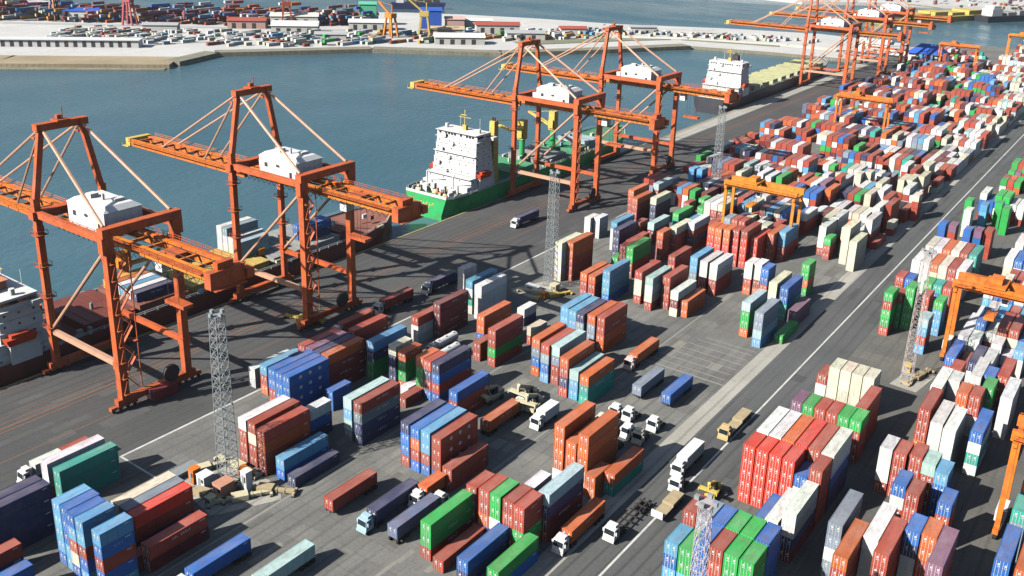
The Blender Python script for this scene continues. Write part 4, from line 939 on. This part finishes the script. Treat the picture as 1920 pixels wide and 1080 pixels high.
spreader(-147.2,100,1.2,M['cream'],'cream lifting spreader on the water side of nearest mast',.06); spreader(-131.6,103.4,.5,M['tan'],'brownish tan lifting spreader at the pad edge by nearest mast',.06)
spreader(-142.4,105.2,.05,M['cream'],'cream lifting spreader tucked behind the nearest mast',.06)
spreader(-146.5,221.5,.35,M['cream'],'cream lifting spreader lying before the second mast',.06); spreader(-141.2,222.6,1.1,M['yellow'],'yellowish lifting spreader beside the second mast',.06)
spreader(-40,238.6,1.3,M['tan'],'tan lifting spreader at the foot of the pink mast',.06)
def hut(x,y,w,l,h,mat,label,cat='equipment box',z=.06,rz=0):
    t=thing('equipment_box',(x,y,z),label,cat,'equipment boxes round the masts',rz)
    mb=MB(); mb.box(-w/2,w/2,-l/2,l/2,.15,h); mb.box(-w/2-.1,w/2+.1,-l/2-.1,l/2+.1,h,h+.12)
    for s in (-1,1): mb.box(s*w*.35-.12,s*w*.35+.12,-l/2,l/2,0,.15)
    mb.build('casing',mat,t)
    mb=MB(); mb.box(-w*.3,w*.05,-l/2-.04,-l/2,.4,h*.85); mb.build('door',M['steel'],t)
    mb=MB(); mb.box(w*.12,w*.4,-l/2-.03,-l/2,h*.5,h*.8); mb.build('vent_grille',M['dark'],t)
salmon=paint('salmon_paint',(.62,.30,.20),.6,(.3,.15,.1),.4,.8)
hut(-137.2,97.6,2.6,3.4,2.9,salmon,'salmon coloured equipment box in front of nearest mast'); hut(-142.6,97.2,2.4,2.4,2.6,M['white'],'white equipment box left of the salmon one by nearest mast'.replace('left of','next to'))
hut(-134.6,101.2,1.6,1.6,4.6,M['white'],'tall white cabinet between nearest mast and mixed bay'); hut(-145.2,96.6,1.6,1.8,3.2,M['orange'],'small orange equipment box on the nearest mast pad')
hut(-149.4,97,2.4,6,1.1,M['steel'],'low grey steel crate on the nearest mast pad'); hut(-138.4,103.9,3,1.6,2.1,M['yorange'],'amber equipment box right behind nearest mast'); hut(-136.6,93.9,1.6,1.6,1.7,M['cream'],'cream equipment box at the front pad edge')
hut(-143.2,226,2.2,2.2,2.6,M['cream'],'cream equipment box beside second mast'); hut(-149.4,223.4,4.6,2.4,1.2,M['white'],'low white equipment box on the second mast pad'); hut(-142.9,219.6,1.8,1.8,2.0,M['yorange'],'amber equipment box on the second mast pad')
hut(-43.3,240.6,1.8,1.8,2.2,M['yellow'],'yellow equipment box behind the pink mast')

spreader(-186.6,163.6,.35,M['yellow'],'yellow lifting spreader lying at the foot of the second crane',.013); hut(-184.2,161.2,2.6,3.2,1.8,M['yorange'],'amber equipment box by the second crane leg',z=.013); hut(-180.6,113.5,3.4,6.5,2.6,paint('winch_maroon',(.28,.04,.04),.6),'maroon winch house between the legs of the nearest crane',z=.03)

# ------------------------------------------------------------------ the far port
def warehouse(x,y,w,l,h,rz,wall,roof,label,doors=True):
    t=thing('warehouse',(x,y,-.4),label,'warehouse','buildings of the far port',rz)
    mb=MB(); mb.box(-l/2,l/2,-w/2,w/2,0,h); mb.build('wall',wall,t)
    mb=MB(); e=.8; rr=h+w*.16
    mb.hexa([(-l/2-e,-w/2-e,h),(l/2+e,-w/2-e,h),(l/2+e,w/2+e,h),(-l/2-e,w/2+e,h)],[(-l/2-e,-.1,rr),(l/2+e,-.1,rr),(l/2+e,.1,rr),(-l/2-e,.1,rr)]); mb.build('roof',roof,t)
    k=-l/2+4
    while k<l/2-5 and doors and l>30:
        mb=MB(); mb.box(k,k+3.6,-w/2-.06,-w/2,.05,h*.72); mb.build('door',M['dark'],t); k+=9
    return t
wl=paint('wall_offwhite',(.72,.70,.64),.8,(.4,.35,.28),.35,.05); bl=paint('roof_blue',(.03,.12,.55),.5,(.1,.15,.3),.3,.05); gr=paint('wall_green',(.12,.55,.33),.6,(.2,.3,.2),.3,.05)
rdr=paint('roof_red',(.42,.09,.06),.7,(.2,.08,.06),.4,.05); gy_=paint('roof_grey',(.42,.44,.45),.7,(.3,.28,.26),.35,.05); tanw=paint('wall_tan',(.58,.45,.28),.8,(.3,.22,.15),.4,.05); pkw=paint('wall_pink',(.66,.42,.36),.8,(.4,.25,.2),.3,.05)
A0=.735
for x,y,w,l,h,rz,wa,ro,lab in ((-645,662,14,16,20,A0,gr,gr,'tall green block on the far port'),(-588,688,16,20,17,A0,bl,bl,'blue block on the far port beside the pink one'),(-572,704,14,18,9,A0,pkw,pkw,'pink walled block on the far port'),
  (-596,566,12,26,5,A0,wl,gy_,'grey roofed shed nearest the far shore'),(-505,628,18,42,6,A0,wl,M['white'],'white roofed shed near the far shore middle'),(-522,705,16,40,8,A0,wl,rdr,'red roofed shed on the far port'),
  (-650,575,22,40,7,A0,wl,M['white'],'white roofed shed behind the long grey one'),(-705,566,16,34,7,A0,pkw,rdr,'red roofed shed in the far port container yard'),(-742,500,12,30,5,A0,wl,gy_,'low grey roofed shed behind the white wharf'),
  (-806,520,14,26,10,A0,wl,tanw,'tan roofed shed in the far port'),(-846,486,16,34,10,A0,M['white'],bl,'blue roofed white shed in the far port'),(-480,690,14,34,6,A0,wl,gy_,'small grey shed near the causeway'),(-463,742,12,24,7,A0,wl,rdr,'small red roofed shed by the causeway'),
  (-620,640,16,40,7,A0,wl,M['white'],'white shed between the green block and shore'),(-545,660,14,30,6,A0,tanw,tanw,'tan shed between the yellow cranes'),(-430,815,10,26,5,A0,wl,gy_,'small shed on the sea wall road'),(-690,610,18,44,9,A0,wl,wl,'off white shed at the back of the far port'),(-560,725,12,26,7,A0,wl,M['white'],'small white shed behind the pink block'),
  (-226,862,20,26,6,0,wl,M['white'],'white roofed shed at the terminal end'),(-196,842,12,22,6,0,wl,gy_,'grey shed at the terminal end')):
    warehouse(x,y,w,l,h,rz,wa,ro,lab)
t=thing('shed',(-171.5,812,0.0),'shed with a bright blue hipped roof near the terminal end','shed')
mb=MB(); mb.box(-12,12,-10,10,0,8); mb.build('wall',wl,t)
mb=MB(); mb.hexa([(-14,-12,8),(14,-12,8),(14,12,8),(-14,12,8)],[(-6,-.6,15),(6,-.6,15),(6,.6,15),(-6,.6,15)]); mb.build('roof',bl,t)
for x in (-8,0,8):
    mb=MB(); mb.box(x-1.8,x+1.8,-10.06,-10,.1,5.5); mb.build('door',M['dark'],t)
# white wharf building with a row of dark openings
t=thing('wharf_building',(-790,318,-.4),'long white wharf building with a row of dark openings on the far shore','wharf building',None,math.atan2(1,1.085)*1.0)
mb=MB(); mb.box(-40,166,-7,7,0,5.6); mb.box(-41,167,-8,8,5.6,6.1); mb.build('wall',M['white'],t)
for k in range(30):
    mb=MB(); x=-37+k*6.7; mb.box(x,x+3.0,-7.06,-7,.4,4.8); mb.build('opening',M['dark'],t)
def port_crane(x,y,h,mat,label,rz=0):
    t=thing('harbour_crane',(x,y,-.4),label,'crane','cranes of the far port',rz)
    for a in (-5,5):
        for b in (-4,4):
            mb=MB(); mb.beam((a,b,0),(a*.55,b*.6,h*.7),1.5); mb.build('leg',mat,t)
    mb=MB(); mb.box(-4,4,-3.6,3.6,h*.7,h*.86); mb.beam((0,0,h*.8),(-14,0,h*1.25),1.4); mb.tube((2,0,h*.86),(2,0,h*1.15),.5,6); mb.tube((2,0,h*1.15),(-14,0,h*1.25),.15,5); mb.build('jib',mat,t)
port_crane(-571,614,24,M['yorange'],'amber harbour crane on the far shore'); port_crane(-551,636,26,M['yellow'],'yellow harbour crane on the far shore',.6)
port_crane(-790,500,30,paint('crane_pink_red',(.55,.12,.14),.6),'pinkish red harbour crane in the far container yard',.4); port_crane(-862,470,30,salmon,'salmon harbour crane in the far container yard'); port_crane(-690,600,26,M['red'],'red harbour crane among far sheds',.9)
# container heaps of the far port, small craft and clutter
rn=random.Random(77); far=[]
for _ in range(800):
    s=rn.random(); a=Vector((-930,435)).lerp(Vector((-640,655)),s); n=Vector((-.605,.797)); d=rn.uniform(-26,34) if s<.75 else rn.uniform(-10,22)
    p=a+n*d; far.append((p.x,p.y,-.4+CH*rn.randint(0,4)*(.9 if rn.random()<.8 else 1.5),rn.choice('RRRDDWWPPBBNLCYOS'),4,False))
for _ in range(220):
    s=rn.random(); a=Vector((-590,500)).lerp(Vector((-430,745)),s); n=Vector((-.84,.55)); p=a+n*rn.uniform(2,70)*(1 if s<.8 else .6)
    far.append((p.x,p.y,-.4+(CH if rn.random()<.25 else 0),rn.choice('WWWWCCARGSYL'),rn.choice((2,4,4)),False))
for _ in range(190):
    p=Vector((-760,395)).lerp(Vector((-585,505)),rn.random())+Vector((-.62,.78))*rn.uniform(-6,80)
    far.append((p.x,p.y,-.4,rn.choice('WWWWWCCAASR'),rn.choice((2,2,4)),False))
for _ in range(110):
    s=rn.random(); p=Vector((-470,775)).lerp(Vector((-300,865)),s)+Vector((rn.uniform(-20,20),rn.uniform(-14,10)))
    far.append((p.x,p.y,-.3,rn.choice('WWCCASR'),2,False))
mass_mesh('far_port_containers',far,'heaps of tiny coloured containers across the far port')
far=[]
for _ in range(160):
    p=Vector((-640+rn.random()*600,1345+rn.random()*130)); far.append((p.x,p.y,1+CH*rn.randint(0,3),rn.choice('PPWRNRD'),4,False))
mass_mesh('far_shore_containers',far,'heaps of tiny dark containers on the opposite far shore')

# ------------------------------------------------------------------ light and camera
EL,AZ=35.0,26.0                                            # sun height; shadows run AZ degrees off +y towards +x
c=math.cos(R(EL)); d=Vector((math.sin(R(AZ))*c,math.cos(R(AZ))*c,-math.sin(R(EL))))
sun=bpy.data.lights.new('sun','SUN'); sun.energy=5.0; sun.angle=R(.5); sun.color=(1,.955,.88)
so=bpy.data.objects.new('sun',sun); COL.objects.link(so); so.rotation_euler=d.to_track_quat('-Z','Y').to_euler(); so.location=(0,0,300)
w=bpy.data.worlds.new('World'); S.world=w; w.use_nodes=True
nt=w.node_tree; bg=nt.nodes['Background']; sky=nt.nodes.new('ShaderNodeTexSky'); sky.sky_type='NISHITA'; sky.sun_disc=False
sky.sun_elevation=R(EL); sky.sun_rotation=R(180+AZ); sky.air_density=1.0; sky.dust_density=1.2
nt.links.new(sky.outputs[0],bg.inputs['Color']); bg.inputs['Strength'].default_value=.06
cam=bpy.data.cameras.new('camera'); co=bpy.data.objects.new('camera',cam); COL.objects.link(co); S.camera=co
cam.sensor_fit='HORIZONTAL'; cam.sensor_width=36; cam.lens=1759.854/1920*36; cam.clip_start=1; cam.clip_end=20000
cam.shift_x=(960-932.957)/1920; cam.shift_y=-(540-393.525)/1920
rt,up,fw=Vector((0.801958,0.596924,0.023341)),Vector((-0.202667,0.235108,0.950605)),Vector((-0.561952,0.767076,-0.309523))
mw=Matrix((( rt.x,up.x,-fw.x,0),(rt.y,up.y,-fw.y,0),(rt.z,up.z,-fw.z,113),(0,0,0,1)))
co.matrix_world=mw
S.view_settings.view_transform='Standard'; S.view_settings.look='None'; S.view_settings.gamma=1; S.view_settings.exposure=0.5
S.cycles.use_denoising=True; S.cycles.max_bounces=6; S.cycles.diffuse_bounces=0

m=bpy.data.materials.new('haze_air'); m.use_nodes=True; nt=m.node_tree
for n in list(nt.nodes):
    if n.type!='OUTPUT_MATERIAL': nt.nodes.remove(n)
pv=nt.nodes.new('ShaderNodeVolumePrincipled'); pv.inputs['Color'].default_value=(.84,.91,1,1); pv.inputs['Density'].default_value=.00005; pv.inputs['Anisotropy'].default_value=.2
nt.links.new(pv.outputs[0],nt.nodes['Material Output'].inputs['Volume'])
mb=MB(); mb.box(-7100,7100,-3100,9100,-10,121); hz=mb.build('haze',m); tag(hz,'thin pale air haze over the harbour and yard','haze',None,'stuff')
S.cycles.volume_bounces=0
